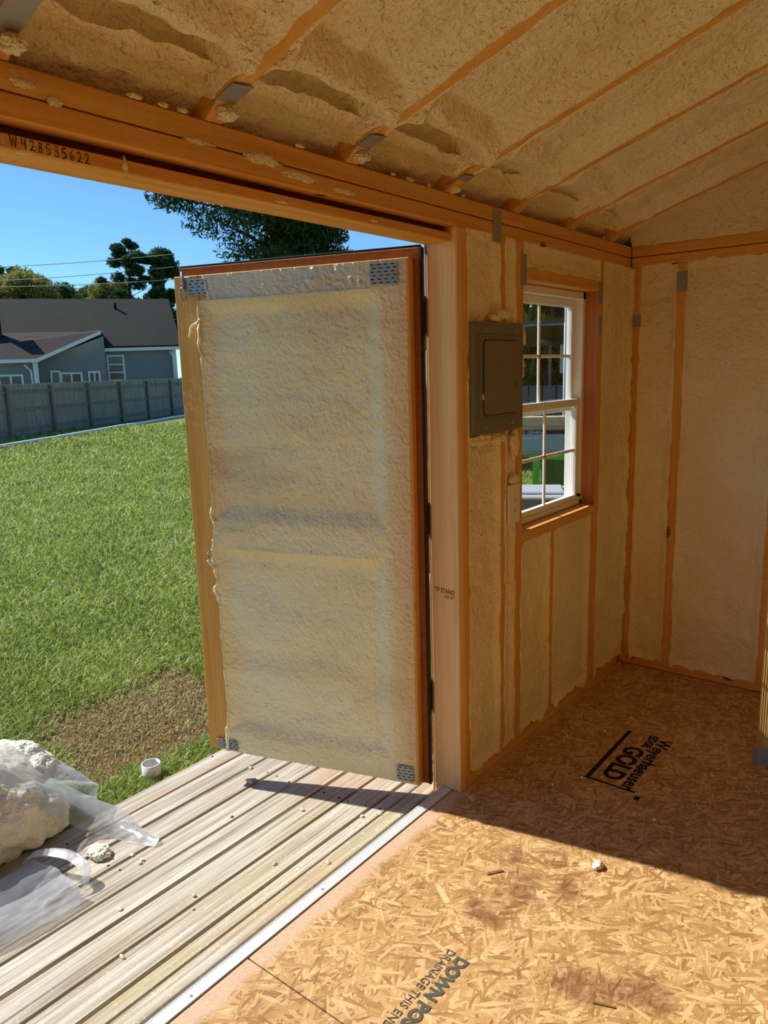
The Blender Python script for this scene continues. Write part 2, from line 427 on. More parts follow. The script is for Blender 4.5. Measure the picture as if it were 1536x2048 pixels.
# ---- floor
floor = MB().box(-.058, XR+.1, YF-.1, L+.1, -.12, -.0125).build('floor', M['osbdark'])
tag(floor, 'golden oriented strand board floor of the shed', 'floor', kind='structure')
for (x0, x1, y0, y1) in [(-.030, 1.2185, YF, .9335), (1.2215, XR, YF, .9335), (-.030, 1.2185, .9365, L), (1.2215, XR, .9365, L)]:
    box('floor_panel', x0, x1, y0, y1, -.012, 0, M['osb'], floor, .0012)
# printed marks on the sheets (read along -Y, letters upright towards +X)
RD, UP = (0, -1, 0), (1, 0, 0)
txt('printed_text', 'Weyerhaeuser', .062, M['ink'], floor, (.385, 2.470, 0), RD, UP, 1.02, bold=.0012)
txt('printed_text', 'EDGE', .040, M['ink'], floor, (.350, 2.478, 0), RD, UP, .95, bold=.0014)
txt('printed_text', 'GOLD', .088, M['ink'], floor, (.310, 2.365, 0), RD, UP, .98, bold=.0030)
MB().box(.270, .284, 2.088, 2.470, .0002, .0011).box(.270, .432, 2.088, 2.0955, .0002, .0011).build('printed_bracket', M['ink'], floor)
MB().box(.44, .455, 2.055, 2.075, .0002, .0011).build('printed_mark', M['ink'], floor)
txt('printed_text', 'DOWN POS', .041, M['greyink'], floor, (.349, 1.222, .0001), RD, UP, .98, bold=.0020)
txt('printed_text', 'DRAINAGE THIS END', .028, M['greyink'], floor, (.320, 1.228, 0), RD, UP, .94)
# ---- threshold strip
strip = MB().box(-.064, -.032, YF, YP-.0005, -.004, .0035, .001).box(-.066, -.062, YF, YP-.0005, -.05, .0035).build('trim_1', M['strip'])
tag(strip, 'pale galvanised metal threshold strip between deck and floor', 'threshold', kind='structure')
for k in range(3):
    y = .80+.42*k+random.uniform(-.03, .03)
    MB().tube([(-.046, y, .003), (-.046, y, .0045)], .003, 8).build('screw', M['steel'], strip)

# ---- left wall: siding skin with door and window openings, framing and foam as parts
OPY0 = -.95  # unseen end of the door opening, widened so more sunlight enters
W0, W1, WZ0, WZ1 = 2.166, 2.762, .757, 1.565
mb = MB()
XS0, XS1 = -.106, -.092
mb.box(XS0, XS1, YF, OPY0, -.1, 1.80); mb.box(XS0, XS1, OPY0, YP+.004, 1.640, 1.80); mb.box(XS0, XS1, YP+.004, W0, -.1, 1.80)
mb.box(XS0, XS1, W0, W1, -.1, WZ0); mb.box(XS0, XS1, W0, W1, WZ1, 1.80); mb.box(XS0, XS1, W1, L+.1, -.1, 1.80)
wl = mb.build('wall_left', M['sheath'])
tag(wl, 'stud wall with door opening, window and yellow foam filled bays', 'wall', kind='structure')
XB = -.089
def stud(y0, y1, z0, z1, mat='stud_z', name='stud', x0=XB, x1=0, parent=None):
    return box(name, x0, x1, y0, y1, z0, z1, M[mat], parent or wl)
stud(YF, L, ZS+.0014, ZT, 'stud_y', 'top_plate'); stud(YF, L, ZB, ZS-.0014, 'stud_y', 'top_plate')
stud(1.8085, L, 0, .038, 'stud_y', 'bottom_plate'); stud(YF, OPY0, 0, .038, 'stud_y', 'bottom_plate')
box('header_beam', -.097, -.016, OPY0, YP, 1.636, 1.659, M['beam'], wl)
box('header_gap_shade', -.09, -.034, OPY0, YP, 1.658, 1.676, M['gapshade'], wl)  # filler in the recess under the plate; its dark colour paints the shade
box('jamb', -.097, 0, YP, 1.808, 0, ZB, M['jamb'], wl); stud(1.8085, 1.840, .038, ZB)
box('jamb_trim', -.112, -.0975, 1.795, 1.85, -.05, 1.64, M['osbdark'], wl)
box('sill_block', -.097, -.060, YP, 1.90, -.10, -.0005, M['jamb'], wl)
box('jamb', -.097, 0, OPY0-.03, OPY0, 0, ZB, M['jamb'], wl)
stud(2.020, 2.058, .038, ZB); stud(2.110, 2.166, .038, ZB)
stud(2.374, 2.412, .038, .720); stud(2.722, 2.7605, .038, .720); stud(2.762, 2.800, .038, ZB)
stud(2.166, 2.762, .7205, .7565, 'stud_y', 'window_sill_plate', -.0885, .0012)
stud(2.166, 2.762, 1.565, 1.603, 'stud_y', 'window_header')
box('reveal_board', -.088, -.001, 2.7575, 2.7618, .757, 1.565, M['reveal'], wl, .0005)
stud(-1.25, -1.212, .038, ZB)
fw = M['foamwall']
def lbay(y0, y1, z0, z1, seed, **k):
    w, h = y1-y0, z1-z0
    return bay('foam_fill', wl, fw, (0, y0, z0), (0, 1, 0), (0, 0, 1), (1, 0, 0), w, h, max(14, int(w*190)), max(16, int(h*110)), seed=seed, **k)
lbay(1.840, 2.020, .038, ZB, 3, recess=.020, lump=.010, rag=.008, ragb=(.02, .006))
lbay(2.058, 2.110, .038, ZB, 4, recess=.010, rag=.014, ragb=(.02, .006))
lbay(2.166, 2.374, .038, .720, 5, rag=.013, lump=.010, ragb=(.022, .006)); lbay(2.412, 2.722, .038, .720, 6, rag=.010, ragb=(.022, .006))
lbay(2.800, L-.004, .038, ZB, 7, recess=.012, rag=.010, lump=.010, ragb=(.018, .008), extra=lambda a, b, da, db: .016*sstep(.17, .25, a)*(1+.6*fbm(a*14, b*14, 1, 71, 3)))
lbay(2.166, 2.762, 1.603, ZB, 8, recess=.010, rag=.004, lump=.008)
lbay(-1.212, OPY0-.03, .038, ZB, 9)
# blobs of foam that squeezed out round the service panel
def blob(name, parent, mat, c, r, seed, amp=.3, n=26, fr=3.0):
    th = np.linspace(0, np.pi, n)[:, None]; ph = np.linspace(0, 2*np.pi, 2*n, endpoint=False)[None, :]
    d = np.stack([np.sin(th)*np.cos(ph), np.sin(th)*np.sin(ph), np.cos(th)+0*ph], -1)
    k = 1+amp*fbm(d[..., 0]*fr+seed, d[..., 1]*fr, d[..., 2]*fr, seed, 4)
    P_ = np.array(c)+d*k[..., None]*np.array(r)
    return link(name, gridmesh(name, P_, close_u=True), mat, parent)
for i, (y, z, ry, rz) in enumerate([(2.03, 1.452, .05, .014), (1.98, 1.44, .03, .01), (2.146, 1.39, .016, .03), (2.142, 1.30, .008, .04), (1.90, 1.09, .06, .018), (2.00, 1.085, .05, .014), (2.10, 1.06, .02, .05), (2.105, .95, .03, .012)]):
    blob('foam_blob', wl, fw, (.004, y, z), (.012, ry, rz), 30+i, .45)
# smears of foam wiped across the header and plates
for i, (x, y, z, ry, rz) in enumerate([(.0, .66, 1.715, .012, .006), (.0, .93, 1.7125, .030, .004), (.0, 1.085, 1.712, .045, .009), (.0, 1.19, 1.697, .05, .007), (.0, 1.33, 1.69, .04, .005), (-.016, .785, 1.648, .004, .014), (-.016, 1.15, 1.645, .02, .003), (.0, .615, 1.728, .018, .006), (-.016, 1.45, 1.646, .012, .003)]):
    blob('foam_smear', wl, fw, (x, y, z), (.0022, ry, rz), 400+i, .7, 22, 5)
# steel connector plates on the framing
def plate(name, parent, p0, p1, t=.0015, holes=True, axis='x'):
    mb = MB().box(p0[0], p1[0], p0[1], p1[1], p0[2], p1[2], .0004)
    return mb.build(name, M['steel'], parent)
for (y0, y1, z0, z1) in [(1.975, 2.022, 1.655, 1.745), (2.148, 2.180, 1.545, 1.640), (2.752, 2.784, 1.520, 1.600), (2.757, 2.785, 1.405, 1.475)]:
    plate('connector_plate', wl, (0, y0, z0), (.0025, y1, z1))

# service panel
ep = empty('electrical_panel', (0, 1.988, 1.105), 'grey metal breaker panel mounted flush between the wall studs', 'electrical panel')
MB().box(0, .016, 1.838, 2.138, 1.105, 1.428, .004).box(.016, .0185, 1.868, 2.122, 1.150, 1.392, .002).build('cover', M['panel'], ep)
def rrect(y0, y1, z0, z1, r, n=5):
    out = []
    for cy, cz, a0 in ((y1-r, z1-r, 0), (y0+r, z1-r, 90), (y0+r, z0+r, 180), (y1-r, z0+r, 270)):
        for k in range(n+1):
            a = math.radians(a0+90*k/n); out.append((cy+r*math.cos(a), cz+r*math.sin(a)))
    return out
MB().poly([(.0187, y, z) for y, z in rrect(1.889, 2.097, 1.157, 1.377, .018)], thick=(.0009, 0, 0)).build('door_gap', M['dark'], ep)
pd = MB().poly([(.0194, y, z) for y, z in rrect(1.8915, 2.0945, 1.1595, 1.3745, .016)], thick=(.003, 0, 0)).build('panel_door', M['paneld'], ep)
MB().poly([(.0222, 2.078+.011*math.cos(q), 1.245+.013*math.sin(q)) for q in [2*math.pi*k/16 for k in range(16)]], thick=(.0016, 0, 0)).box(.0236, .0262, 2.0755, 2.0805, 1.236, 1.254, .001).build('latch', M['panel'], pd)
for y, z in ((1.905, 1.408), (2.075, 1.405), (1.905, 1.126), (2.065, 1.128)):
    MB().tube([(.015, y, z), (.0195, y, z)], .0055, 10).box(.0195, .0198, y-.004, y+.004, z-.0007, z+.0007).build('screw', M['steel'], ep)
MB().box(.0185, .0215, 1.884, 1.889, 1.205, 1.222, .001).build('foam_speck', M['scrap'], ep)
# wall outlet
ou = empty('wall_outlet', (0, 2.102, .80), 'cream wall outlet with cover plate beside the window stud', 'outlet')
MB().box(0, .006, 2.064, 2.140, .800, .928, .002).build('cover_plate', M['outlet'], ou)
rc = MB().box(.006, .0085, 2.085, 2.119, .831, .897, .0012).build('receptacle', M['outlet'], ou)
for zc in (.848, .880):
    MB().box(.0085, .0089, 2.095, 2.0965, zc-.004, zc+.005).box(.0085, .0089, 2.107, 2.1085, zc-.004, zc+.005).box(.0085, .0089, 2.100, 2.104, zc-.011, zc-.007).build('slots', M['dark'], rc)
blob('foam_blob', wl, fw, (.003, 2.105, .945), (.012, .03, .016), 61, .4)

# ---- window
wi = empty('window_1', (-.075, 2.464, WZ0), 'white vinyl double hung window with grid bars in the stud wall', 'window', kind='structure')
y0, y1, z0, z1 = 2.168, 2.7570, .7585, 1.5635
fr = MB()
for a, b, c, d in ((y0, y0+.022, z0, z1), (y1-.022, y1, z0, z1), (y0, y1, z0, z0+.018), (y0, y1, z1-.026, z1)):
    fr.box(-.118, -.052, a, b, c, d, .002)
fr.build('frame', M['white'], wi)
def sash(x0, x1, za, zb, nm):
    s = MB(); ya, yb = y0+.022, y1-.022; w = .024
    for a, b, c, d in ((ya, ya+w, za, zb), (yb-w, yb, za, zb), (ya+w, yb-w, za, za+w-.003), (ya+w, yb-w, zb-w-.004, zb)):
        s.box(x0, x1, a, b, c, d, .003)
    so_ = s.build(nm, M['white'], wi)
    ym, zm = (ya+yb)/2, (za+zb)/2
    box('grid_bar', x0+.008, x1-.008, ym-.006, ym+.006, za+.02, zb-.02, M['white'], so_, .0015)
    box('grid_bar', x0+.008, x1-.008, ya+.02, yb-.02, zm-.006, zm+.006, M['white'], so_, .0015)
    xg = (x0+x1)/2+.001
    for yy in ((ya+w, ym), (ym, yb-w)):
        for zz in ((za+w, zm), (zm, zb-w)):
            link('pane', fast('pane', [(xg, yy[0], zz[0]), (xg, yy[1], zz[0]), (xg, yy[1], zz[1]), (xg, yy[0], zz[1])], [(0, 1, 2, 3)]), M['glass'], so_)
sash(-.108, -.084, 1.125, z1-.026, 'upper_sash'); sash(-.082, -.058, z0+.018, 1.170, 'lower_sash')
MB().box(-.06, -.045, y1-.034, y1-.022, .79, .80, .001).build('sash_latch', M['black'], wi)

# ---- back wall
wb = MB().box(-.1, XR+.1, L+.089, L+.101, -.1, 1.80).poly([(-.1, L+.089, 1.80), (1.2, L+.089, 1.80+SL*1.3+.02), (XR+.1, L+.089, 1.80)], thick=(0, .012, 0)).build('wall_back', M['sheath'])
tag(wb, 'back stud wall filled with pale yellow spray foam', 'wall', kind='structure')
def bst(x0, x1, z0, z1, mat='stud_z', name='stud'):
    return box(name, x0, x1, L, L+.089, z0, z1, M[mat], wb)
bst(0.0005, XR, ZS+.0014, ZT, 'stud_x', 'top_plate'); bst(.0005, XR, ZB, ZS-.0014, 'stud_x', 'top_plate'); bst(.0005, XR, 0, .038, 'stud_x', 'bottom_plate')
xs = [(.0005, .044), (.184, .221), (.553, .591), (.93, .968), (1.31, 1.348), (1.69, 1.728), (2.07, 2.108), (2.362, 2.3995)]
for a, b in xs: bst(a, b, .038, ZB)
for i, ((a, b), (c, d)) in enumerate(zip(xs, xs[1:])):
    w = c-b
    bay('foam_fill', wb, fw, (b, L, .038), (1, 0, 0), (0, 0, 1), (0, -1, 0), w, ZB-.038, max(20, int(w*150)), 150, recess=.012, cove=.03, rag=.005, lump=.010, seed=40+i, ragb=(.018, .010),
        extra=(lambda q: (lambda a_, b_, da, db: -.010*np.exp(-((b_-(1.50+.10*a_))/.012)**2)*q))(1 if i == 0 else 0))
plate('connector_plate', wb, (.182, L-.0025, 1.565), (.222, L, 1.640)); plate('connector_plate', wb, (.012, L-.0025, 1.44), (.047, L, 1.49))
# gable above the plates
mb = bmesh.new()
# ---- right and front walls (behind and beside the camera)
wr = MB().box(XR, XR+.012, YF, L+.1, -.1, 1.80).build('wall_right', M['sheath']); tag(wr, 'right hand stud wall lined with spray foam', 'wall', kind='structure')
for k in range(11):
    y = YF+.39*k; box('stud', XR-.089, XR, y, y+.038, .0, ZB, M['stud_z'], wr)
    if k < 10: bay('foam_fill', wr, fw, (XR-.089, y+.038, .03), (0, 1, 0), (0, 0, 1), (-1, 0, 0), .352, ZB-.03, 30, 60, seed=80+k)
for z in ((ZB, ZS-.001), (ZS+.001, ZT)): box('top_plate', XR-.089, XR, YF, L-.001, *z, M['stud_y'], wr)
wf = MB().box(-.1, XR+.1, YF-.012, YF, -.1, 1.80).poly([(-.1, YF, 1.80), (1.2, YF, 1.80+SL*1.3+.02), (XR+.1, YF, 1.80)], thick=(0, -.012, 0)).build('wall_front', M['sheath']); tag(wf, 'front stud wall lined with spray foam', 'wall', kind='structure')
for k in range(6):
    x = .05+.39*k
    bay('foam_fill', wf, fw, (x+.038, YF+.08, .03), (1, 0, 0), (0, 0, 1), (0, 1, 0), .352, ZT-.03, 30, 60, seed=95+k); box('stud', x, x+.038, YF, YF+.08, 0, ZT, M['stud_z'], wf)

# ---- ceiling: roof deck, rafters, foam between them
XRI = 1.2
def zr(x): return ZR+SL*min(x, 2*XRI-x)
ce = MB()
q = .16
def roofpt(x, y, dz): return (x, y, ZR+SL*(x if x < XRI+1e-6 else 2*XRI-x)+dz)
for xa, xb in ((-.30, XRI), (XRI, 2*XRI+.30)):
    ce.poly([roofpt(xa, YF-.12, q), roofpt(xb, YF-.12, q), roofpt(xb, L+.22, q), roofpt(xa, L+.22, q)], thick=(0, 0, .02))
ceiling = ce.build('ceiling', M['sheath']); tag(ceiling, 'sloped shed ceiling of rafters with yellow spray foam between', 'ceiling', kind='structure')
RY = [-1.20, -.81, -.43, -.05, .30, .575, .966, 1.350, 1.752, 2.110, 2.497, 2.855]
cs, sn = 1/math.hypot(1, SL), SL/math.hypot(1, SL)
def slope(x, y, d):      # point on the rafter underside plane at x, pushed d out of the plane (down into the room)
    return (x+sn*d, y, ZR+SL*x-cs*d)
for y in RY:
    for side in (0, 1):
        fx = (lambda x: x) if side == 0 else (lambda x: 2*XRI-x)
        P8 = []
        r = MB(); pts = []
        h = .138
        a = [(.004, ZT+.0005), (.05, ZR+SL*.05), (XRI, ZR+SL*XRI), (XRI, ZR+SL*XRI+h), (-.25, ZR-SL*.25+h), (-.25, ZR-SL*.25+.06), (-.09, ZT+.004)]
        r.poly([(fx(x), y-.019, z) for x, z in a], thick=(0, .038, 0))
        r.build('rafter', M['stud_x'], ceiling)
def crest(seed, amt):
    def f(a, b, da, db):
        w = .012*fbm(a*6, b*3, seed, seed, 3)
        mid = sstep(-.004, .012, da)
        full = sstep(-.003, .006, da)
        q_ = b-w+.10*(a-.17)
        ridge = .034*np.exp(-((q_-.135)/.028)**2)
        pocket = -.050*sstep(.105, .05, b-w)*mid
        crease = -.016*np.exp(-((q_-.182)/.011)**2)*sstep(.0, .03, da)
        return amt*(full*ridge*(1-.35*sstep(.02, .0, da))+pocket+crease+mid*.012*sstep(.12, .05, b)*fbm(a*22, b*22, seed, seed+1, 3))
    return f
FB = M['foam']
for i, (ya, yb) in enumerate(zip(RY, RY[1:])):
    w = yb-ya-.038
    det = 1 if .2 < ya else 0
    amt = 1.0 if ya < 1.7 else .45
    bay('foam_fill', ceiling, FB, slope(.03, ya+.019, 0), (0, 1, 0), (cs, 0, sn), (sn, 0, -cs), w, (XRI-.03)/cs, 64 if det else 24, 230 if det else 60,
        recess=.042, cove=.055, rag=.008, lump=.012, seed=120+i, ragb=(.004, .0), extra=crest(130+i, amt), coveb=.03)
    bay('foam_fill', ceiling, FB, (2*XRI-.03, ya+.019, ZR+SL*.03), (0, 1, 0), (-cs, 0, sn), (-sn, 0, -cs), w, (XRI-.03)/cs, 24, 50, recess=.035, cove=.05, seed=150+i)
    # soffit pocket between plate and foam
    if det:
        yy = np.linspace(ya+.019, yb-.019, 40)[None, :]; tt = np.linspace(0, 1, 16)[:, None]
        P_ = np.stack([-.085+.13*tt+0*yy+.010*fbm(yy*18, tt*4, i, 5, 3), yy+0*tt, ZT-.004+.085*tt**1.3+0*yy+.014*fbm(yy*14, tt*5, i, 9, 4)], -1)
        link('foam_fill', gridmesh('foam_fill', P_), FB, ceiling)
yy = np.linspace(2.874, L+.08, 40)[None, :]; tt = np.linspace(0, 1, 16)[:, None]
P_ = np.stack([-.085+.13*tt+0*yy+.010*fbm(yy*18, tt*4, 3, 5, 3), yy+0*tt, ZT-.004+.085*tt**1.3+0*yy+.014*fbm(yy*14, tt*5, 4, 9, 4)], -1)
link('foam_fill', gridmesh('foam_fill', P_), FB, ceiling)
# last bay coves down into the gable over the back plates
xx = np.concatenate([np.linspace(.0, XRI, 110), np.linspace(XRI, 2*XRI, 40)[1:]])[None, :]; tt = np.linspace(0, 1, 46)[:, None]
zc = ZR+SL*np.minimum(xx, 2*XRI-xx)+.03
y_ = (1-tt)**2*2.874+2*tt*(1-tt)*3.065+tt*tt*(L+.004)
z_ = (1-tt)**2*(zc-.028)+2*tt*(1-tt)*(zc+.02)+tt*tt*(ZT-.002)
lump = sstep(0, .1, tt)*sstep(1, .93, tt)*(.012*fbm(xx*9, y_*9, z_*9, 77, 4)+.006*fbm(xx*30, y_*30, z_*30, 79, 2))
P_ = np.stack([xx+0*tt, y_-lump*.7-.006*sstep(.9, 1, tt)*(fbm(xx*26, 0, 0, 5, 3)+.3), z_-lump*.7], -1)
link('foam_fill', gridmesh('foam_fill', P_), FB, ceiling)
# steel ties at the rafter ends
for y, a, l, tw in ((.575, .028, .085, 0), (.966, .022, .07, .2), (1.350, .018, .07, .1), (1.752, .0, .065, .25)):
    b = MB(); n0 = 4
    pts = [slope(a, y-.022, .002), slope(a+.01, y+.020, .002), slope(a+l, y+.021, .0035), slope(a+l-.008, y-.021, .0035)]
    b.poly(pts, thick=(.0006, 0, -.0018)).build('rafter_tie', M['steel'], ceiling)
    blob('foam_blob', ceiling, FB, (a+.005, y+.012, ZT+.012), (.018, .02, .012), int(y*100), .5)
for i in range(12):      # crumbs of foam clinging along the plate edge
    y = random.uniform(.7, 2.9); blob('foam_blob', ceiling, FB, (.002, y, ZT+.004), (.004, random.uniform(.006, .016), .004), 300+i, .6, 12)

# ---- stamps and handwriting on the framing
txt('stamp', 'TP STAND', .021, M['paleink'], wl, (-.086, YP, .640), (1, 0, -.05), (.05, 0, 1), .72, .0006)
txt('stamp', 'KD HT', .013, M['paleink'], wl, (-.050, YP, .624), (1, 0, -.05), (.05, 0, 1), .85, .0006)
HW = {'W': [[(0, 1), (.2, 0), (.42, .75), (.62, 0), (.85, 1)]], 'H': [[(.05, 1), (.05, .45), (.55, .5)], [(.55, 1.0), (.5, 0)]],
      '2': [[(.05, .8), (.3, 1), (.55, .8), (.45, .45), (0, 0), (.2, .12), (.7, 0)]], '8': [[(.5, .9), (.15, .9), (.15, .6), (.5, .4), (.45, .05), (.1, .1), (.15, .4), (.5, .7), (.5, .9)]],
      '5': [[(.55, 1), (.1, .95), (.08, .55), (.5, .55), (.55, .15), (.05, 0)]], '3': [[(.05, .95), (.45, 1), (.5, .7), (.2, .55), (.55, .4), (.5, .05), (0, .05)]],
      '6': [[(.45, 1), (.1, .55), (.1, .1), (.4, 0), (.55, .25), (.35, .45), (.1, .3)]]}
hw = MB(); yy = .592
for k, ch in enumerate('WH28535622'):
    s = .0155 if ch not in 'W' else .017
    for st in HW[ch]:
        p = [(-.0155, yy+a*s*.75, 1.6415+b*s-(.0003*k)) for a, b in st]
        hw.tube(p, .0007 if k != 6 else .0012, 5)
    yy += .0128 if ch != 'W' else .0175
hw.build('handwriting', M['ink'], wl)

# ---- support post
po = empty('support_post', (.735, 2.535, 0), 'treated grooved wooden post in a steel foot inside the shed', 'post')
out = []
for (xa, ya, xb, yb) in ((.686, 2.49, .776, 2.49), (.776, 2.49, .776, 2.58), (.776, 2.58, .686, 2.58), (.686, 2.58, .686, 2.49)):
    for k in range(26):
        t = k/26; nx, ny = (yb-ya), -(xb-xa); ln = math.hypot(nx, ny); g = .0016*(1 if k % 2 else 0)
        out.append((xa+(xb-xa)*t-nx/ln*g, ya+(yb-ya)*t-ny/ln*g))
MB().poly([(x, y, .004) for x, y in out], thick=(0, 0, 1.93)).build('post', M['treated'], po)
pb = MB().box(.682, .780, 2.486, 2.4885, 0, .062, .001).box(.682, .780, 2.5815, 2.584, 0, .062, .001).box(.682, .6845, 2.486, 2.584, 0, .03, .001).box(.680, .782, 2.484, 2.586, 0, .004)
pb.build('post_base', M['steel'], po)
for x, z in ((.693, .05), (.728, .034), (.753, .05), (.708, .018)):
    MB().tube([(x, 2.4865, z), (x, 2.483, z)], .004, 8).build('nail_head', M['steel'], po)

# ================================================================== THE DOOR LEAF
DX, DY, DA, DW, DZ0, DZ1 = -.114, 1.7175, math.radians(197.15), .775, .016, 1.601
ex, ey = math.cos(DA), math.sin(DA); nx, ny = -ey, ex        # outward along the leaf / towards the camera side
if nx*(1.15-DX)+ny*(0-DY) < 0: nx, ny = -nx, -ny
door = empty('door_1', (DX, DY, DZ0), 'open shed door leaf lined with glossy spray foam', 'door', kind='structure')
door.matrix_basis = Matrix(((ex, nx, 0, DX), (ey, ny, 0, DY), (0, 0, 1, 0), (0, 0, 0, 1)))
def dbox(name, s0, s1, t0, t1, z0, z1, mat, bev=.002, parent=None):
    me_o = MB().box(s0, s1, t0, t1, z0, z1, bev).build(name, M[mat] if isinstance(mat, str) else mat)
    return dpar(me_o, parent)
def dpar(o, parent=None):
    o.parent = parent or door; return o
T = .038
dbox('siding', -.020, DW+.006, -T-.014, -T, DZ0-.012, DZ1+.030, 'osbdark')
dbox('edge_trim', -.028, -.020, -T-.016, -T+.004, DZ0-.012, DZ1+.030, 'black')
dbox('edge_trim', -.020, DW+.006, -T-.018, -T-.004, DZ1+.030, DZ1+.037, 'black', .001)
dbox('stile', 0, .089, -T, 0, DZ0, DZ1, 'stud_z'); dbox('stile', DW-.089, DW, -T, 0, DZ0, DZ1, 'stud_z')
dbox('rail', .0895, DW-.0895, -T, -.0005, DZ1-.078, DZ1, 'stud_x'); dbox('rail', .0895, DW-.0895, -T, -.0005, .745, .835, 'stud_x'); dbox('rail', .0895, DW-.0895, -T, -.0005, DZ0, DZ0+.075, 'stud_x')
# foam skin with its torn edge on the free stile
EZ = [0.04, .10, .16, .22, .28, .33, .385, .43, .47, .51, .56, .60, .635, .66, .70, .76, .82, .87, .92, 1.05, 1.15, 1.25, 1.33, 1.39, 1.43, 1.46, 1.50, 1.535, 1.56, 1.60]
ES = [.705, .700, .690, .690, .684, .690, .676, .700, .690, .668, .700, .708, .690, .700, .712, .700, .693, .700, .690, .688, .684, .682, .680, .682, .694, .690, .660, .652, .664, .664]
zv = np.linspace(DZ0+.002, DZ1-.003, 640); ev = np.interp(zv, EZ, ES)+.004*fbm(zv*40, 0, 0, 3, 3); ev = np.where(zv < 1.526, np.maximum(ev, .692), ev)
tu = np.linspace(0, 1, 300); tu = 1-(1-tu)**1.15
s = .004+(ev-.004)[:, None]*tu[None, :]; z = zv[:, None]+0*s
ins = np.minimum(s-.089, DW-.089-s)
d_top = (DZ1-.078)-z; d_mid = np.maximum(.745-z, z-.835); d_bot = z-(DZ0+.075)
cav = np.minimum(np.minimum(ins, d_top), np.minimum(d_bot, d_mid*1.0))
dep = .0035-.020*sstep(-.012, .05, cav)
thin = sstep(.11, .03, s)
wv = .0045*vn(s*3+2*vn(s*2, z*2, 0, 5), z*16, 0, 21)*sstep(0, .05, cav)
dep = dep+wv+(.0035*fbm(s*14, z*14, 0, 31, 3)+.0014*fbm(s*70, z*70, 0, 33, 2))*(1-.75*thin)
dep = dep+.010*np.exp(-((z-1.521)/.006)**2)*sstep(.1, .14, s)*sstep(.67, .64, s)*.6
dep = dep+.008*np.exp(-((z-(.738-.0*s))/.007)**2)*sstep(.1, .16, s)*sstep(.67, .6, s)
edge = ev[:, None]-s
dep = np.maximum(dep, .0012); dep = dep+.010*np.exp(-((edge-.007)/.008)**2)*(.6+.6*fbm(z*30, 0, 0, 8, 3))
dep = np.where(cav > 0, .0035-.020*sstep(-.012, .05, cav)+wv+.0035*fbm(s*14, z*14, 0, 31, 3)+.0014*fbm(s*70, z*70, 0, 33, 2), dep)
dep = dep+.0035*(.5+np.maximum(0, fbm(s*18, 0, 0, 4, 3)))*np.exp(-((z-1.521)/.008)**2)*sstep(.09, .14, s)*sstep(.69, .64, s)+.006*np.exp(-((z-.738)/.007)**2)*sstep(.1, .16, s)*sstep(.67, .6, s)
zone = np.exp(-((z-1.548+.02*(s-.3))/.020)**2)*sstep(.08, .16, s)*sstep(.60, .42, s)+.8*np.exp(-((z-.800)/.012)**2)*sstep(.46, .56, s)*sstep(.68, .64, s)
dep = dep+zone*.008*np.maximum(0, fbm(s*75, z*75, 0, 51, 2)+.1)
dep[:, -1] = -.0005; dep[:, 0] = -.0005
P_ = np.stack([s, dep, z], -1)
dpar(link('foam_skin', gridmesh('foam_skin', P_), M['doorfoam']))
def dtube(name, pts, r, mat, seg=7):
    return dpar(MB().tube(pts, r, seg).build(name, mat))
dtube('foam_curl', [(.672, .004, 1.475), (.682, .010, 1.468), (.690, .016, 1.455), (.700, .020, 1.452), (.708, .018, 1.449), (.714, .018, 1.440), (.713, .02, 1.430), (.717, .022, 1.420), (.721, .02, 1.417)], [.003, .004, .005, .004, .004, .003, .0035, .003, .002], M['scrap'])
dtube('foam_curl', [(.684, .006, 1.462), (.690, .010, 1.440), (.686, .012, 1.415), (.694, .010, 1.395), (.690, .008, 1.370), (.683, .006, 1.35)], [.003, .005, .006, .005, .004, .002], M['scrap'])
dtube('foam_curl', [(.706, .004, .735), (.714, .010, .72), (.716, .012, .70), (.708, .008, .68)], [.004, .006, .006, .003], M['scrap'])
# perforated gusset plates at the corners
def gusset(s0, s1, z0, z1, t):
    b = MB().box(s0, s1, t, t+.0012, z0, z1, .0003)
    nc = max(2, int((s1-s0)/.018)); nr = max(3, int((z1-z0)/.0085))
    for i in range(nc):
        for j in range(nr):
            sc = s0+(i+.5)*(s1-s0)/nc+(.003 if j % 2 else -.003); zc = z0+(j+.5)*(z1-z0)/nr
            b.box(sc-.0052, sc+.0052, t+.0010, t+.0016, zc-.0013, zc+.0013, mi=1)
    return dpar(b.build('gusset_plate', [M['steel'], M['dark']]))
gusset(.650, .718, DZ1-.060, DZ1-.012, .006); gusset(.030, .112, DZ1-.068, DZ1-.010, .008)
gusset(.655, .735, DZ0+.008, DZ0+.045, .006); gusset(.018, .072, DZ0+.012, DZ0+.062, .008)
# bolt with hanging loop
la = dpar(MB().box(.712, .744, .001, .004, DZ1-.045, DZ1-.004, .001).tube([(.735, .010, DZ1-.040), (.735, .010, DZ1+.012)], .0045, 10).box(.729, .741, .003, .014, DZ1-.030, DZ1-.022, .001).build('bolt_latch', M['steel']))
lp = [(.737+.010*math.sin(a)-.012*(1-math.cos(a))*.4, .014+.004*math.sin(a*.5), DZ1-.036-.020*(1-math.cos(a))) for a in [2*math.pi*k/20 for k in range(21)]]
o = MB().tube(lp, .0022, 7, cap=False).build('pull_loop', M['steel']); o.parent = la
dbox('strike', .715, .74, .001, .008, DZ0+.010, DZ0+.042, 'steel')
# hinges on the outer edge
for zc in (.30, .86, 1.45):
    dpar(MB().tube([(-.024, -T-.020, zc-.05), (-.024, -T-.020, zc+.05)], .005, 10)  .box(-.020, .10, -T-.020, -T-.016, zc-.025, zc+.025).build('hinge', M['black']))

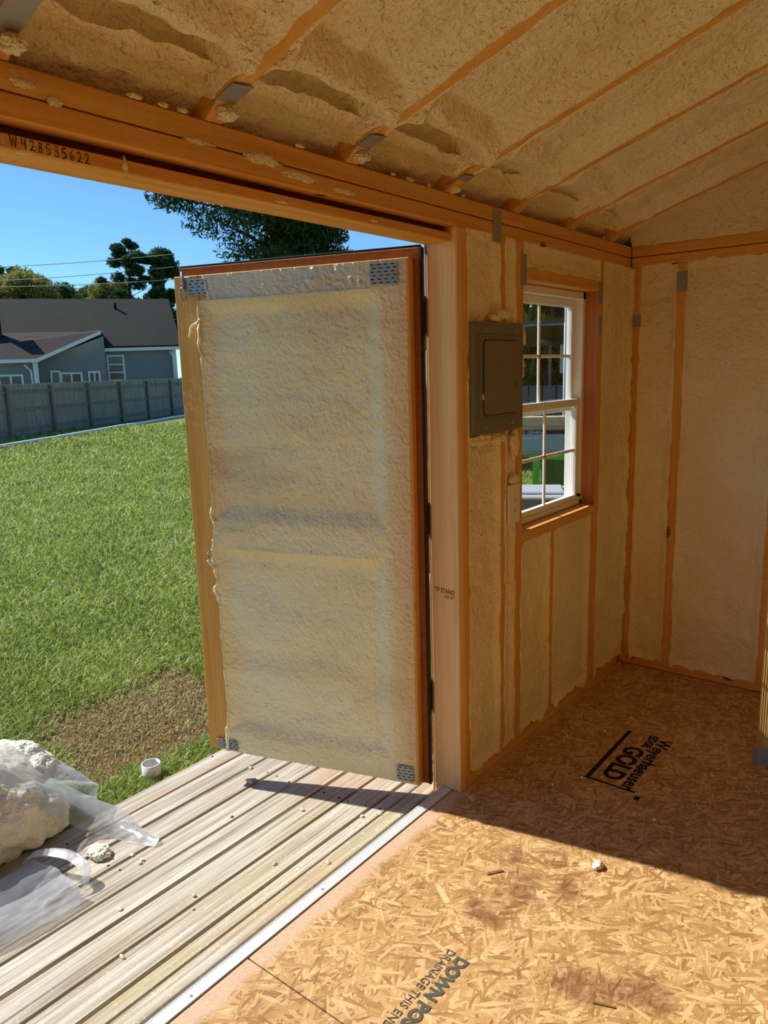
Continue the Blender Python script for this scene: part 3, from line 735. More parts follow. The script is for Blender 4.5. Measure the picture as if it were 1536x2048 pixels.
# ================================================================== DECK RAMP
def zd(x): return -.029+.101*x
deck = MB().box(-1.03, -.07, -1.6, -1.56, -.30, -.17).box(-1.03, -.07, 1.95, 1.99, -.30, -.17).box(-1.03, -.07, .3, .34, -.30, -.17).build('deck', M['sheath'])
tag(deck, 'weathered grey plank ramp outside the shed door', 'deck', kind='structure')
edges = [-.066, -.1095, -.2325, -.344, -.4635, -.577, -.699, -.813, -.929, -1.042]
for k, (b, a) in enumerate(zip(edges, edges[1:])):
    a2, b2 = a+.0045, b-.0045
    dz = random.uniform(-.0015, .0015)
    fn = lambda x, y, z: (x, y, z+zd(x)+dz)
    if k == 1:
        box('plank', a2, -.1795, -1.65, 2.02+random.uniform(-.01, .01), -.026, 0, M['deckwood'], deck, .003, fn); a2 = -.1765
    box('plank', a2, b2, -1.65, 2.02+random.uniform(-.01, .01), -.026, 0, M['deckwood'], deck, .003, fn)
for k in range(26):       # nail heads in the planks
    e = random.choice(range(1, 9)); x = edges[e]-.02-random.choice((0, .07)); y = random.choice((.33, 1.0, 1.62))+random.uniform(-.01, .01)
    MB().tube([(x, y, zd(x)-.002), (x, y, zd(x)+.0006)], .0035, 7).build('nail_head', M['dark'], deck)

# ================================================================== GROUND, GRASS
def gz(x, y):
    r = np.hypot(np.minimum(x+1.0, 0), y-1.0)
    return -.20-.30*sstep(1.0, 18.0, r)+.02*fbm(np.asarray(x)*.6, np.asarray(y)*.6, 0, 3, 3)
def ground_mat():
    n = NT('lawn')
    f = n.noise(scale=.9, detail=5, rough=.65); g = n.noise(scale=7, detail=5, rough=.7); h = n.noise(scale=70, detail=3)
    c = n.ramp(g, [(.3, lin(84, 104, 40)), (.5, lin(108, 126, 54)), (.7, lin(134, 150, 76))])
    c = n.mix(n.rampf(h, .4, .8), c, lin(140, 150, 86), 'MIX')
    x, y, z = n.xyz()
    d = n.math('ADD', n.math('MULTIPLY', n.math('ADD', x, 1.7), n.math('ADD', x, 1.7)), n.math('MULTIPLY', n.math('SUBTRACT', y, 1.7), n.math('SUBTRACT', y, 1.7)))
    near = n.math('MULTIPLY', n.rampf(d, 1.1, .2), n.rampf(n.noise(scale=3.2, detail=4), .38, .58))
    c = n.mix(n.math('MULTIPLY', near, .85), c, lin(122, 96, 66))
    c = n.mix(n.math('MULTIPLY', n.rampf(f, .55, .8), .35), c, lin(160, 160, 92))
    n.bump(h, .8, .03, n.bump(g, .5, .05))
    return n.set(c, .9, .15)
xs_ = np.concatenate([np.linspace(-70, -12, 40), np.linspace(-11.5, 0, 80), np.linspace(.5, 12, 12)]); ys_ = np.concatenate([np.linspace(-30, -3, 18), np.linspace(-2.6, 16, 110), np.linspace(17, 75, 40)])
X_, Y_ = np.meshgrid(xs_, ys_)
Zg = gz(X_, Y_); Zg = np.where((X_ > -.3) & (Y_ > YF-.2) & (Y_ < L+.2), -.35, Zg)
gr = link('ground', gridmesh('ground', np.stack([X_, Y_, Zg], -1)), ground_mat()); tag(gr, 'lawn soil around the shed', 'ground', kind='structure')
def blade_mat():
    n = NT('grass blades'); oi = n.new('ShaderNodeAttribute', attribute_name='tone')
    c = n.ramp(oi.outputs['Fac'], [(0, lin(104, 128, 44)), (.4, lin(148, 170, 72)), (.7, lin(190, 202, 112)), (.86, lin(218, 214, 156)), (.9, lin(160, 130, 92)), (1, lin(200, 176, 136))])
    tr = n.new('ShaderNodeBsdfTranslucent'); n.link(c, tr.inputs[0]); mx = n.new('ShaderNodeMixShader'); mx.inputs[0].default_value = .3
    n.set(c, .55, .3); n.link(n.b.outputs[0], mx.inputs[1]); n.link(tr.outputs[0], mx.inputs[2]); n.link(mx.outputs[0], n.out.inputs[0]); return n.m
def grass():
    rng = np.random.default_rng(5); N = 430000
    # dense close to the deck, thinner away (polar round the door)
    r = 27.0*rng.random(N)**2.3; th = rng.uniform(math.radians(-18), math.radians(112), N)
    x = -1.03-r*np.cos(th*.999)*1.0; x = -1.0-np.abs(r*np.cos(th)); y = .9+r*np.sin(th)
    k = ~((x > -1.06) & (y < 2.03)); x, y, r = x[k], y[k], r[k]; N = len(x)
    bare = sstep(.05, .35, fbm(x*1.3, y*1.3, 0, 91, 4)+1.0*np.exp(-((x+1.62)**2/.20+(y-2.0)**2/.22))+.65*np.exp(-((x+1.35)**2/.10+(y-1.45)**2/.12))+.3*np.exp(-((x+1.9)**2/.3+(y-1.3)**2/.1))-.5)
    lush = sstep(.0, .5, fbm(x*.9, y*.9, 3, 97, 4))
    h = (.022+.030*rng.random(N)+.020*lush)*(1-.55*bare)*(1+.06*r)*np.where(rng.random(N) < .03, 1.7, 1)
    w = (.0016+.0014*rng.random(N))*(1+.24*r)
    a = rng.uniform(0, 2*np.pi, N); lean = rng.uniform(.3, 1.25, N)*h; la = rng.uniform(0, 2*np.pi, N)
    z = gz(x, y)-.004
    B = np.stack([x, y, z], -1); side = np.stack([np.cos(a)*w, np.sin(a)*w, 0*w], -1)
    mid = B+np.stack([np.cos(la)*lean*.35, np.sin(la)*lean*.35, h*.6], -1); tip = B+np.stack([np.cos(la)*lean, np.sin(la)*lean, h*.85], -1)
    V = np.stack([B-side, B+side, mid+side*.8, mid-side*.8, tip], 1).reshape(-1, 3)
    i = np.arange(N)[:, None]*5
    F = np.concatenate([i+np.array([[0, 1, 2]]), i+np.array([[0, 2, 3]]), i+np.array([[3, 2, 4]])], 0)
    me = fast('grass', V, F)
    tone = np.clip(.12+.62*rng.random(N)+.18*lush*(rng.random(N)-.6)+.1*vn(x*2, y*2, 0, 4), 0, .86)
    dry = (rng.random(N) < .06+.85*bare); tone = np.where(dry, .86+.14*rng.random(N), tone)
    at = me.attributes.new('tone', 'FLOAT', 'POINT'); at.data.foreach_set('value', np.repeat(tone, 5).astype(np.float32))
    o = link('grass', me, blade_mat()); tag(o, 'mown green lawn with brown dry patches', 'grass', kind='stuff')
grass()

# ================================================================== FENCE
def lap_mat(name, col, pitch, var=.25, rough=.7):
    n = NT(name); x, y, z = n.xyz()
    fr = n.math('FRACT', n.math('DIVIDE', z, pitch))
    f = n.noise(scale=1.2, detail=5)
    c = n.mix(n.rampf(f, .3, .7), tuple(q*(1-var) for q in col), tuple(q*(1+var) for q in col))
    n.bump(fr, .6, .02); return n.set(c, rough, .25)
M['picket'] = wood('weathered fence wood', 'z', lin(172, 168, 156), lin(124, 120, 110), .4, .85, knots=False)
M['picketr'] = wood('weathered rail wood', 'z', lin(150, 146, 134), lin(108, 104, 96), .4, .85, knots=False)
fa, fb_ = np.array([-22.43, 10.62]), np.array([-28.75, 21.85]); fd = (fb_-fa)/np.linalg.norm(fb_-fa)
fence = empty('fence', (fa[0], fa[1], -.5), 'weathered grey board fence across the lawn', 'fence')
fM = lambda t, off: Matrix(((fd[0], -fd[1], 0, fa[0]+fd[0]*t-fd[1]*off), (fd[1], fd[0], 0, fa[1]+fd[1]*t+fd[0]*off), (0, 0, 1, -.5), (0, 0, 0, 1)))
pk = MB().poly([(-.067, 0, -.08), (.067, 0, -.08), (.067, 0, 1.64), (.045, 0, 1.68), (-.045, 0, 1.68), (-.067, 0, 1.64)], thick=(0, .018, 0)).bm
pkm = bpy.data.meshes.new('picket'); bmesh.ops.recalc_face_normals(pk, faces=pk.faces[:]); pk.to_mesh(pkm); pk.free(); pkm.materials.append(M['picket'])
t = -5.0
while t < 19:
    link('picket', pkm, None, fence, fM(t, random.uniform(0, .006)) @ Matrix.Diagonal((1, 1, random.uniform(.99, 1.01), 1))); t += .139
pm = MB().box(-.05, .05, -.10, 0, 0, 1.62, .004); pmm = pm.build('post', M['picketr'], fence); pmm.matrix_basis = fM(-4.2, -.02)
rm = MB().box(0, 2.35, -.04, 0, -.045, .045, .003).build('rail', M['picketr'], fence); rm.matrix_basis = fM(-4.2, -.001) @ Matrix.Translation((0, 0, .25))
for k in range(10):
    for j, h in enumerate((.25, .86, 1.42)):
        if k == 0 and j == 0: continue
        link('rail', rm.data, None, fence, fM(-4.2+2.35*k, -.001) @ Matrix.Translation((0, 0, h)))
    if k: link('post', pmm.data, None, fence, fM(-4.2+2.35*k, -.02))
p0, p1 = np.array([-19.3, 9.18]), np.array([-25.92, 19.76]); dd = (p1-p0)/np.linalg.norm(p1-p0)
o = MB().tube([(*(p0+dd*t), gz(*(p0+dd*t))+.05) for t in np.linspace(-4, 17, 30)], .06, 8).build('drain_pipe', plain('white edging', lin(226, 232, 236), .5, .3))
tag(o, 'long white pipe lying on the grass along the fence', 'pipe')

# ================================================================== NEIGHBOUR'S HOUSE
nh = np.array([-.8636, .5042]); rt = np.array([.5042, .8636]); c0 = np.array([1.148, 0])
def H(l, h, d): p = c0+nh*d+rt*l; return (p[0], p[1], h)
M['siding'] = lap_mat('blue lap siding', lin(126, 134, 138), .16, .08)
M['shingle'] = plain('dark shingles', lin(47, 47, 42), .9, .2, var=.3, scale=2.2, bump=.5)
M['shingle2'] = plain('brown shingles', lin(62, 58, 55), .9, .2, var=.3, scale=2.2, bump=.5)
M['trimw'] = plain('white trim', lin(222, 226, 226), .6, .3)
M['wglass'] = plain('dark window glass', lin(44, 52, 60), .12, .6)
M['board'] = plain('white paint board', lin(214, 218, 220), .7, .3)
house = empty('house', H(0, -.5, 42), 'blue sided house with dark shingle roof behind the fence', 'house')
MB().poly([H(-9, -.5, 42), H(4.45, -.5, 42), H(4.45, 2.75, 42), H(-9, 2.75, 42)], thick=(nh[0]*7, nh[1]*7, 0)).build('wall', M['siding'], house)
MB().poly([H(-9.3, 2.68, 41.5), H(4.75, 2.78, 41.5), H(4.75, 5.55, 46), H(-9.3, 5.45, 46)], thick=(0, 0, .12)).poly([H(-9.3, 5.57, 46), H(4.75, 5.67, 46), H(4.75, 2.9, 50.5), H(-9.3, 2.8, 50.5)], thick=(0, 0, -.12)).build('roof', M['shingle'], house)
MB().poly([H(-.1, 2.60, 41.45), H(4.8, 2.66, 41.45), H(4.8, 2.82, 41.45), H(-.1, 2.76, 41.45)], thick=(nh[0]*.1, nh[1]*.1, 0)).build('gutter', M['trimw'], house)
MB().poly([H(4.3, -.5, 41.9), H(4.5, -.5, 41.9), H(4.5, 2.75, 41.9), H(4.3, 2.75, 41.9)], thick=(nh[0]*.1, nh[1]*.1, 0)).build('corner_board', M['trimw'], house)
MB().tube([H(4.15, 2.6, 41.7), H(4.3, 2.3, 41.8), H(4.3, -.4, 41.8)], .05, 6).build('downspout', M['trimw'], house)
MB().poly([H(-2.25, -.5, 41), H(.9, -.5, 41), H(.9, 3.35, 41), H(-2.25, 2.18, 41)], thick=(nh[0], nh[1], 0)).build('wing_wall', M['siding'], house)
MB().poly([H(-9, -.5, 39.6), H(-2.25, -.5, 39.6), H(-2.25, 2.12, 39.6), H(-9, 2.12, 39.6)], thick=(nh[0]*2, nh[1]*2, 0)).build('wing_wall', M['siding'], house)
MB().poly([H(-9.3, 2.08, 39.2), H(-2.1, 2.16, 39.2), H(.75, 3.55, 41.4), H(.75, 3.75, 44), H(-9.3, 3.75, 44)], thick=(0, 0, .1)).build('wing_roof', M['shingle2'], house)
MB().poly([H(-2.2, 2.08, 39.15), H(.8, 3.44, 40.7), H(.8, 3.62, 40.7), H(-2.2, 2.26, 39.15)], thick=(nh[0]*.1, nh[1]*.1, 0)).build('rake_board', M['trimw'], house)
MB().poly([H(-9.3, 2.02, 39.15), H(-2.1, 2.10, 39.15), H(-2.1, 2.26, 39.15), H(-9.3, 2.18, 39.15)], thick=(nh[0]*.08, nh[1]*.08, 0)).build('gutter', M['trimw'], house)
MB().poly([H(-2.4, -.5, 39.5), H(-2.18, -.5, 39.5), H(-2.18, 2.1, 39.5), H(-2.4, 2.1, 39.5)], thick=(nh[0]*.1, nh[1]*.1, 0)).tube([H(-2.75, 2.0, 39.3), H(-2.5, 1.7, 39.45), H(-2.45, -.4, 39.45)], .05, 6).build('downspout', M['trimw'], house)
def hwin(l0, l1, h0, h1, d, bars, rows=1):
    w = MB().poly([H(l0, h0, d), H(l1, h0, d), H(l1, h1, d), H(l0, h1, d)], thick=(-nh[0]*.02, -nh[1]*.02, 0)).build('window', M['wglass'], house)
    t = .09
    f = MB(); q = (-nh[0]*.07, -nh[1]*.07, 0)
    for a, b, c, e in ((l0-t, l0, h0-t, h1+t), (l1, l1+t, h0-t, h1+t), (l0, l1, h0-t, h0), (l0, l1, h1, h1+t)): f.poly([H(a, c, d), H(b, c, d), H(b, e, d), H(a, e, d)], thick=q)
    for k in range(1, bars): m = l0+(l1-l0)*k/bars; f.poly([H(m-.04, h0, d), H(m+.04, h0, d), H(m+.04, h1, d), H(m-.04, h1, d)], thick=q)
    for k in range(1, rows): m = h0+(h1-h0)*k/rows; f.poly([H(l0, m-.03, d), H(l1, m-.03, d), H(l1, m+.03, d), H(l0, m+.03, d)], thick=q)
    f.build('window_frame', M['trimw'], w)
hwin(1.06, 1.75, .75, 2.36, 41.98, 1, 4)
hwin(-1.65, -1.35, 1.0, 1.62, 40.98, 1); hwin(-1.2, -.35, 1.0, 1.52, 40.98, 2); hwin(.1, .5, .95, 1.55, 40.98, 2); hwin(-3.85, -2.95, .9, 1.48, 39.58, 2)
MB().tube([H(1.75, 5.0, 45), H(1.75, 5.35, 45)], .07, 8).poly([H(1.55, 4.93, 44.9), H(1.95, 4.93, 44.9), H(1.95, 5.0, 45.2), H(1.55, 5.0, 45.2)]).build('roof_vent', M['dark'], house)
MB().poly([H(-4.4, 3.0, 41.8), H(-3.8, 3.0, 41.8), H(-3.8, 5.2, 41.8), H(-4.4, 5.2, 41.8)], thick=(nh[0]*.6, nh[1]*.6, 0)).build('chimney', M['shingle'], house)
# overhead wires
for k, (za, zb) in enumerate(((7.75, 9.2), (6.95, 8.4), (6.9, 7.6))):
    A = np.array([c0[0]+nh[0]*52.5-rt[0]*12, c0[1]+nh[1]*52.5-rt[1]*12, za]); B = np.array([c0[0]+nh[0]*53+rt[0]*6, c0[1]+nh[1]*53+rt[1]*6, zb])
    pts = [tuple(A+(B-A)*t-np.array([0, 0, 1.0*t*(1-t)])) for t in np.linspace(0, 1, 14)]
    o = MB().tube(pts, .022, 5).build('power_line', plain('pale wire %d' % k, lin(206, 206, 190), .5))
    tag(o, ['topmost pale overhead cable crossing before the distant trees', 'middle pale overhead cable crossing before the distant trees', 'lowest pale overhead cable just above the house roof ridge'][k], 'cable', 'overhead cables past the house')

# ================================================================== TREES
def leaf_mat(name, cols):
    n = NT(name); at = n.new('ShaderNodeAttribute', attribute_name='tone')
    c = n.ramp(at.outputs['Fac'], [(i/(len(cols)-1), q) for i, q in enumerate(cols)])
    tr = n.new('ShaderNodeBsdfTranslucent'); n.link(c, tr.inputs[0]); mx = n.new('ShaderNodeMixShader'); mx.inputs[0].default_value = .25
    n.set(c, .7, .15); n.link(n.b.outputs[0], mx.inputs[1]); n.link(tr.outputs[0], mx.inputs[2]); n.link(mx.outputs[0], n.out.inputs[0]); return n.m
M['needle'] = leaf_mat('pine needles', [lin(34, 54, 28), lin(58, 82, 42), lin(92, 116, 62)])
M['leafg'] = leaf_mat('tree leaves', [lin(52, 74, 34), lin(92, 112, 54), lin(140, 150, 84)])
M['leafy'] = leaf_mat('autumn leaves', [lin(92, 98, 44), lin(146, 146, 70), lin(190, 180, 96)])
M['bark'] = plain('bark', lin(74, 60, 48), .9, .1, var=.35, scale=9, bump=.6)
def leaves(name, cent, rad, per, size, mat, parent, seed, flat=1.0, elong=1.0):
    rng = np.random.default_rng(seed); cent = np.asarray(cent, float); n = len(cent)*per
    ci = np.repeat(np.arange(len(cent)), per); d = rng.normal(size=(n, 3)); d /= np.linalg.norm(d, axis=1)[:, None]
    rr = (np.asarray(rad)*np.ones(len(cent)))[ci]*rng.random(n)**.45
    p = cent[ci]+d*rr[:, None]*np.array([1, 1, flat])
    a = rng.normal(size=(n, 3)); a /= np.linalg.norm(a, axis=1)[:, None]; b = np.cross(a, rng.normal(size=(n, 3))); b /= np.linalg.norm(b, axis=1)[:, None]
    sz = size*rng.uniform(.5, 1.3, n)[:, None]; a = a*sz*elong; b = b*sz/elong
    V = np.stack([p-a, p+b*.6, p+a, p-b*.6], 1).reshape(-1, 3); F = np.arange(n*4).reshape(-1, 4)
    me = fast(name, V, F); at = me.attributes.new('tone', 'FLOAT', 'POINT')
    at.data.foreach_set('value', np.repeat(np.clip(rng.random(n)*.8+.1*d[:, 2]+.1, 0, 1), 4).astype(np.float32))
    return link(name, me, mat, parent)
def tree(name, base, h, crown, r, ncl, clr, per, size, mat, seed, label, cat='tree', trunk=.2, start=.35, group=None, flat=.6, elong=1.6, shape='round'):
    rng = np.random.default_rng(seed); root = empty(name, base, label, cat, group)
    bx, by, bz = base; lean = rng.normal(size=2)*.02*h
    tp = [(bx+lean[0]*t*t, by+lean[1]*t*t, bz+h*t) for t in np.linspace(0, .97, 8)]
    MB().tube(tp, [trunk*(1-.85*t) for t in np.linspace(0, 1, 8)], 8).build('trunk', M['bark'], root)
    cs_ = []; br = MB()
    for k in range(ncl):
        t = start+(1-start)*rng.random()**.8; a = rng.uniform(0, 2*np.pi)
        prof = math.sin(math.pi*min(1, (1-t)/(1-start)*.85+.12)) if shape == 'round' else (1-t)/(1-start)*.85+.2
        q = crown*prof*rng.uniform(.35, 1)
        p = (bx+lean[0]*t*t+math.cos(a)*q, by+lean[1]*t*t+math.sin(a)*q, bz+h*t+rng.uniform(-.02, .02)*h)
        cs_.append(p); s0 = max(.05, t-.06)
        br.tube([(bx+lean[0]*s0*s0, by+lean[1]*s0*s0, bz+h*s0), tuple((np.array(p)+np.array([bx, by, bz+h*s0]))/2+np.array([0, 0, .03*q])), p], [trunk*.28*(1-t)+.012, trunk*.16*(1-t)+.01, .008], 5)
    br.build('branches', M['bark'], root)
    leaves('foliage', cs_, clr*np.random.default_rng(seed+1).uniform(.6, 1.2, len(cs_)), per, size, mat, root, seed, flat, elong)
    return root
def tl(u_l, dist): p = c0+nh*dist+rt*u_l; return (p[0], p[1], -.5)
# tall pine whose limbs hang over the open door
tree('tall_pine', (-17.2, 17.9, -.5), 17, 5.8, 5, 120, 1.05, 800, .075, M['needle'], 3, 'tall dark pine with spreading limbs rising above the door', trunk=.42, start=.30, flat=.5, elong=1.7)
tree('slim_pine', (-16.2, 18.9, -.5), 15, 3.8, 5, 60, .95, 700, .075, M['needle'], 9, 'slimmer dark pine standing beside the tall pine', trunk=.26, start=.34, flat=.5, elong=1.7)
# the trees behind the roof
tree('open_pine', (-44.3, 30.0, -.5), 10.6, 1.9, 3, 34, .5, 420, .10, M['needle'], 21, 'open crowned pine with a bare leaning trunk above the roof', trunk=.2, start=.45, flat=.6)
tree('dense_pine', (-43.0, 31.9, -.5), 10.0, 1.25, 3, 40, .6, 480, .10, M['needle'], 23, 'dense round topped pine above the house roof', trunk=.2, start=.35, flat=.7)
tree('hedge_tree', (-52.6, 25.6, -.5), 9.3, 2.3, 3, 40, .7, 260, .2, M['needle'], 25, 'dark tree at the end of the hedge behind the wing roof', trunk=.2, start=.3)
labs = ['yellow green broad tree behind the long dark roof', 'olive leafy tree behind the long dark roof', 'pale green low tree behind the long dark roof']
for k in range(7):
    b = tl(-8.2+1.75*k, 56+1.5*(k % 3)); t_ = k % 3
    tree('broad_tree', b, 7.4+[0, .6, .9, 1.0, .6, .5, .6][k], 2.4, 3, 38, .9, 620, .12, [M['leafy'], M['leafg'], M['leafg']][t_], 31+k, labs[t_], trunk=.25, start=.2, flat=.8, group=['yellow green trees', 'olive trees', 'pale green trees'][t_]+' behind the roof')

# ================================================================== THINGS SEEN THROUGH THE WINDOW AND THE DOOR GAP
GZ = -.25
# green service cart beyond the window
M['green'] = plain('bright green paint', lin(96, 200, 60), .35, .5)
M['greend'] = plain('deep green paint', lin(58, 112, 44), .4, .5)
M['lumber'] = wood('rough lumber', 'x', lin(224, 196, 150), lin(196, 160, 112), 1, .7)
M['card'] = plain('grey green printed card', lin(150, 172, 168), .7, .2); M['cardk'] = plain('black printed card', lin(40, 44, 46), .7, .2)
M['kraft'] = plain('kraft card', lin(196, 160, 112), .8, .2, var=.1); M['print'] = plain('white print', lin(232, 236, 232), .7, .2)
vx = Vector((.88, .47, 0)).normalized(); vy = Vector((-vx.y, vx.x, 0)); V0 = Vector((-1.50, 5.36, 0))    # local frame of the pile, vx runs to the right
def VW(a, b, c): p = V0+vx*a+vy*b; return (p.x, p.y, c)
vf = lambda x, y, z: VW(x, y, z)
cart = empty('service_cart', VW(0, .2, GZ), 'bright green steel service cart outside the window', 'cart')
MB().box(-.16, .34, .03, .40, .585, .60, .002, fn=vf).tube([VW(-.12, .0, .595), VW(.30, .0, .575)], .022, 10).build('tray_rim', M['green'], cart)
MB().box(-.02, .34, .06, .38, .22, .585, .004, fn=vf).build('side_panel', M['greend'], cart)
MB().box(-.09, -.035, .02, .05, -.10, .56, .003, fn=vf).build('leg', M['green'], cart); MB().box(.255, .33, .0, .04, -.10, .30, .003, fn=vf).build('leg', M['green'], cart)
MB().box(-.16, .34, .03, .40, -.02, .0, .002, fn=vf).build('shelf', M['green'], cart)
for a in (-.1, .29): MB().tube([VW(a, .08, GZ+.06), VW(a, .12, GZ+.06)], .06, 12).build('wheel', M['black'], cart)
bx_ = empty('cart_carton', VW(0, .2, .60), 'printed grey carton lying on the green service cart', 'carton')
MB().box(-.42, .33, .0, .38, .632, .792, .002, fn=vf).build('box_body', M['card'], bx_)
MB().box(-.42, .33, -.0015, .2, .768, .794, fn=vf).build('black_band', M['cardk'], bx_); MB().box(-.42, .33, -.002, .38, .604, .632, fn=vf).build('tray_card', M['kraft'], bx_)
txt('lettering', 'U.S. GENERAL', .030, M['print'], bx_, VW(-.20, -.002, .772), vx, (0, 0, 1), 1.15, .001)
txt('lettering', '30" Service Cart', .030, M['print'], bx_, VW(-.235, -.001, .732), vx, (0, 0, 1), .95, .001)
g_ = MB()
for p in ((.155, .168, .645, .75), (.285, .298, .65, .752), (.155, .30, .715, .738), (.155, .30, .652, .670)): g_.box(p[0], p[1], -.002, -.0005, p[2], p[3], fn=vf)
g_.build('cart_picture', M['greend'], bx_)
lb = ['pale lumber board lying on top of the carton', 'shorter pale board under the top board on the carton']
for k, (a0, a1, b0, z0_, th) in enumerate(((-.22, .34, .02, .845, .055), (-.42, .33, .03, .7945, .036))):
    tag(box('lumber_board', a0, a1, b0, b0+.14, z0_-(.014 if k == 0 else 0), z0_+th, M['lumber'], None, .002, vf), lb[k], 'board')
# lidded tote in front of the cart
M['tote'] = plain('smoky grey plastic', lin(116, 118, 112), .3, .5); M['lid'] = plain('grey tote lid', lin(196, 200, 202), .3, .5)
tt_ = empty('storage_tote', VW(-.12, -.75, GZ), 'smoky grey storage tote with pale lid outside the window', 'tote')
MB().poly([VW(-.38, -1.0, -.22), VW(.16, -1.0, -.22), VW(.20, -1.04, .43), VW(-.42, -1.04, .43)], thick=(vy.x*.42, vy.y*.42, 0)).build('body', M['tote'], tt_)
MB().box(-.45, .23, -1.07, -.60, .43, .455, .01, fn=vf).box(-.36, .10, -1.0, -.68, .455, .475, .008, fn=vf).build('lid', M['lid'], tt_)
MB().box(.16, .20, -1.08, -1.05, .41, .47, .003, fn=vf).build('clip', M['black'], tt_)
# far side of the yard seen through the panes
sh = empty('carport', (-4.3, 10.9, GZ), 'dark open carport roof beyond the window', 'carport')
M['tin'] = lap_mat('dark roof boards', lin(92, 88, 74), .12, .2)
U0 = Vector((-4.3, 10.9, 0)); ux = Vector((.93, .36, 0)).normalized(); uy = Vector((-ux.y, ux.x, 0))
def UW(a, b, c): p = U0+ux*a+uy*b; return (p.x, p.y, c)
uf = lambda x, y, z: UW(x, y, z)
MB().poly([UW(-3, 0, 1.93), UW(1.3, 0, 1.93), UW(1.3, 3, 1.66), UW(-3, 3, 1.66)], thick=(0, 0, .06)).build('roof', M['tin'], sh)
MB().box(-3, 1.3, -.02, .0, 1.90, 1.93, fn=uf).build('fascia', M['picket'], sh)
for k in range(7): MB().box(-2.8+.55*k, -2.74+.55*k, .05, 2.4, 1.64, 1.70, fn=uf).build('beam', M['picketr'], sh)
for a in (-1.0, .05, .32, .55): MB().box(a, a+.05, .5, .55, GZ, 1.62, fn=uf).build('post', M['picketr'], sh)
MB().box(.14, .42, 1.84, 1.94, 1.15, 1.66, fn=uf).build('white_siding', lap_mat('white lap siding', lin(236, 238, 238), .11, .03), sh)
M['yardboard'] = plain('dark grey boards', lin(104, 108, 110), .8, .2, var=.15, scale=3)
yf = empty('yard_fence', UW(0, .2, GZ), 'dark grey panel fence under the carport beyond the window', 'fence')
for k in range(14): MB().box(-2.2+.22*k, -2.0+.22*k, .2, .23, GZ, .98, .004, fn=uf).build('board', M['yardboard'], yf)
nb = empty('neighbour_house', (-2.6, 8.4, GZ), 'blue grey gable end wall at the side of the yard', 'building')
a0 = Vector((-2.62, 8.18, 0)); bd = Vector((.9, .45, 0)).normalized()
q0, q1 = a0, a0+bd*3.0
MB().poly([(q0.x, q0.y, GZ), (q1.x, q1.y, GZ), (q1.x, q1.y, 3.6), (q0.x, q0.y, 2.0)], thick=(-.3, .9, 0)).build('wall', M['siding'], nb)
MB().poly([(q0.x-.12, q0.y-.06, 1.86), (q1.x, q1.y-.06, 3.55), (q1.x, q1.y-.06, 3.7), (q0.x-.12, q0.y-.06, 2.0)], thick=(-.3, .9, 0)).build('rake_board', M['dark'], nb)
MB().tube([(q0.x-.02, q0.y-.03, GZ), (q0.x-.02, q0.y-.03, 2.0)], .012, 6).build('corner_board', M['board'], nb)
for k, (x, y, h, m, l) in enumerate(((-7.5, 17.5, 6.5, 'leafg', 'leafy green tree behind the carport roof'), (-5.2, 16.5, 6.0, 'leafy', 'yellow green bushy tree behind the carport roof'), (-3.2, 17.0, 6.5, 'leafg', 'green tree over the blue gable wall'))):
    tree('yard_tree', (x, y, GZ-.1), h, 2.2, 2, 40, .75, 260, .14, M[m], 61+k, l, trunk=.16, start=.12, flat=.9, group='trees beyond the window')
# white drum glimpsed between door and jamb
dr = empty('white_drum', (-1.06, 3.18, GZ), 'white plastic drum with black cap behind the open door', 'drum')
MB().tube([(-1.06, 3.18, GZ), (-1.06, 3.18, -.05), (-1.06, 3.18, .20), (-1.06, 3.18, .23)], [.14, .15, .15, .12], 24).build('body', M['white'], dr)
MB().tube([(-1.06, 3.18, .23), (-1.06, 3.18, .26)], .05, 14).build('cap', M['black'], dr)

# ================================================================== SCRAPS, BAG AND SMALL THINGS
def scrap(c, r, seed, label, grp=None, amp=.32, n=40, fr=2.2, name='foam_scrap'):
    o = blob(name, None, M['scrap'], c, r, seed, amp, n, fr); return tag(o, label, 'foam', grp)
scrap((-1.20, .70, .02), (.20, .24, .17), 201, 'largest cream foam lump half inside the clear bag', n=60)
scrap((-1.09, .86, -.035), (.12, .15, .12), 202, 'rounded foam lump leaning on the largest one in the bag', n=46)
scrap((-1.08, .99, -.075), (.08, .075, .06), 203, 'small foam lump at the foot of the heap by the plank joint', n=36)
scrap((-1.06, .70, -.07), (.075, .12, .07), 204, 'low foam lump under the largest one beside the bag mouth', n=36)
scrap((-1.30, .98, .0), (.16, .15, .10), 205, 'yellowish foam lump under the bag film at the grass edge', n=40)
scrap((-.790, 1.013, zd(-.79)+.014), (.040, .030, .016), 206, 'flat cream foam chip lying alone on the deck planks', n=30, fr=3.5)
cg = 'tiny foam crumbs on the deck planks'
for k, (x, y) in enumerate(((-.642, 1.053), (-.648, 1.066), (-.70, 1.065), (-.33, .80), (-.42, 1.50), (-.28, 1.25), (-.22, 1.56), (-.18, 1.60), (-.50, .90), (-.60, 1.36), (-.80, 1.62), (-.37, 1.04), (-.15, 1.33))):
    tag(blob('foam_crumb', None, M['scrap'], (x, y, zd(x)+.003), (random.uniform(.004, .010), random.uniform(.004, .008), .004), 220+k, .5, 10), 'tiny pale foam crumb on a deck plank', 'foam', cg)
o = blob('foam_crumb', None, plain('white foam', lin(246, 244, 232), .7), (.479, 1.693, .006), (.012, .018, .008), 250, .6, 16, 4); tag(o, 'small white foam crumb on the sunlit floor near the shadow', 'foam')
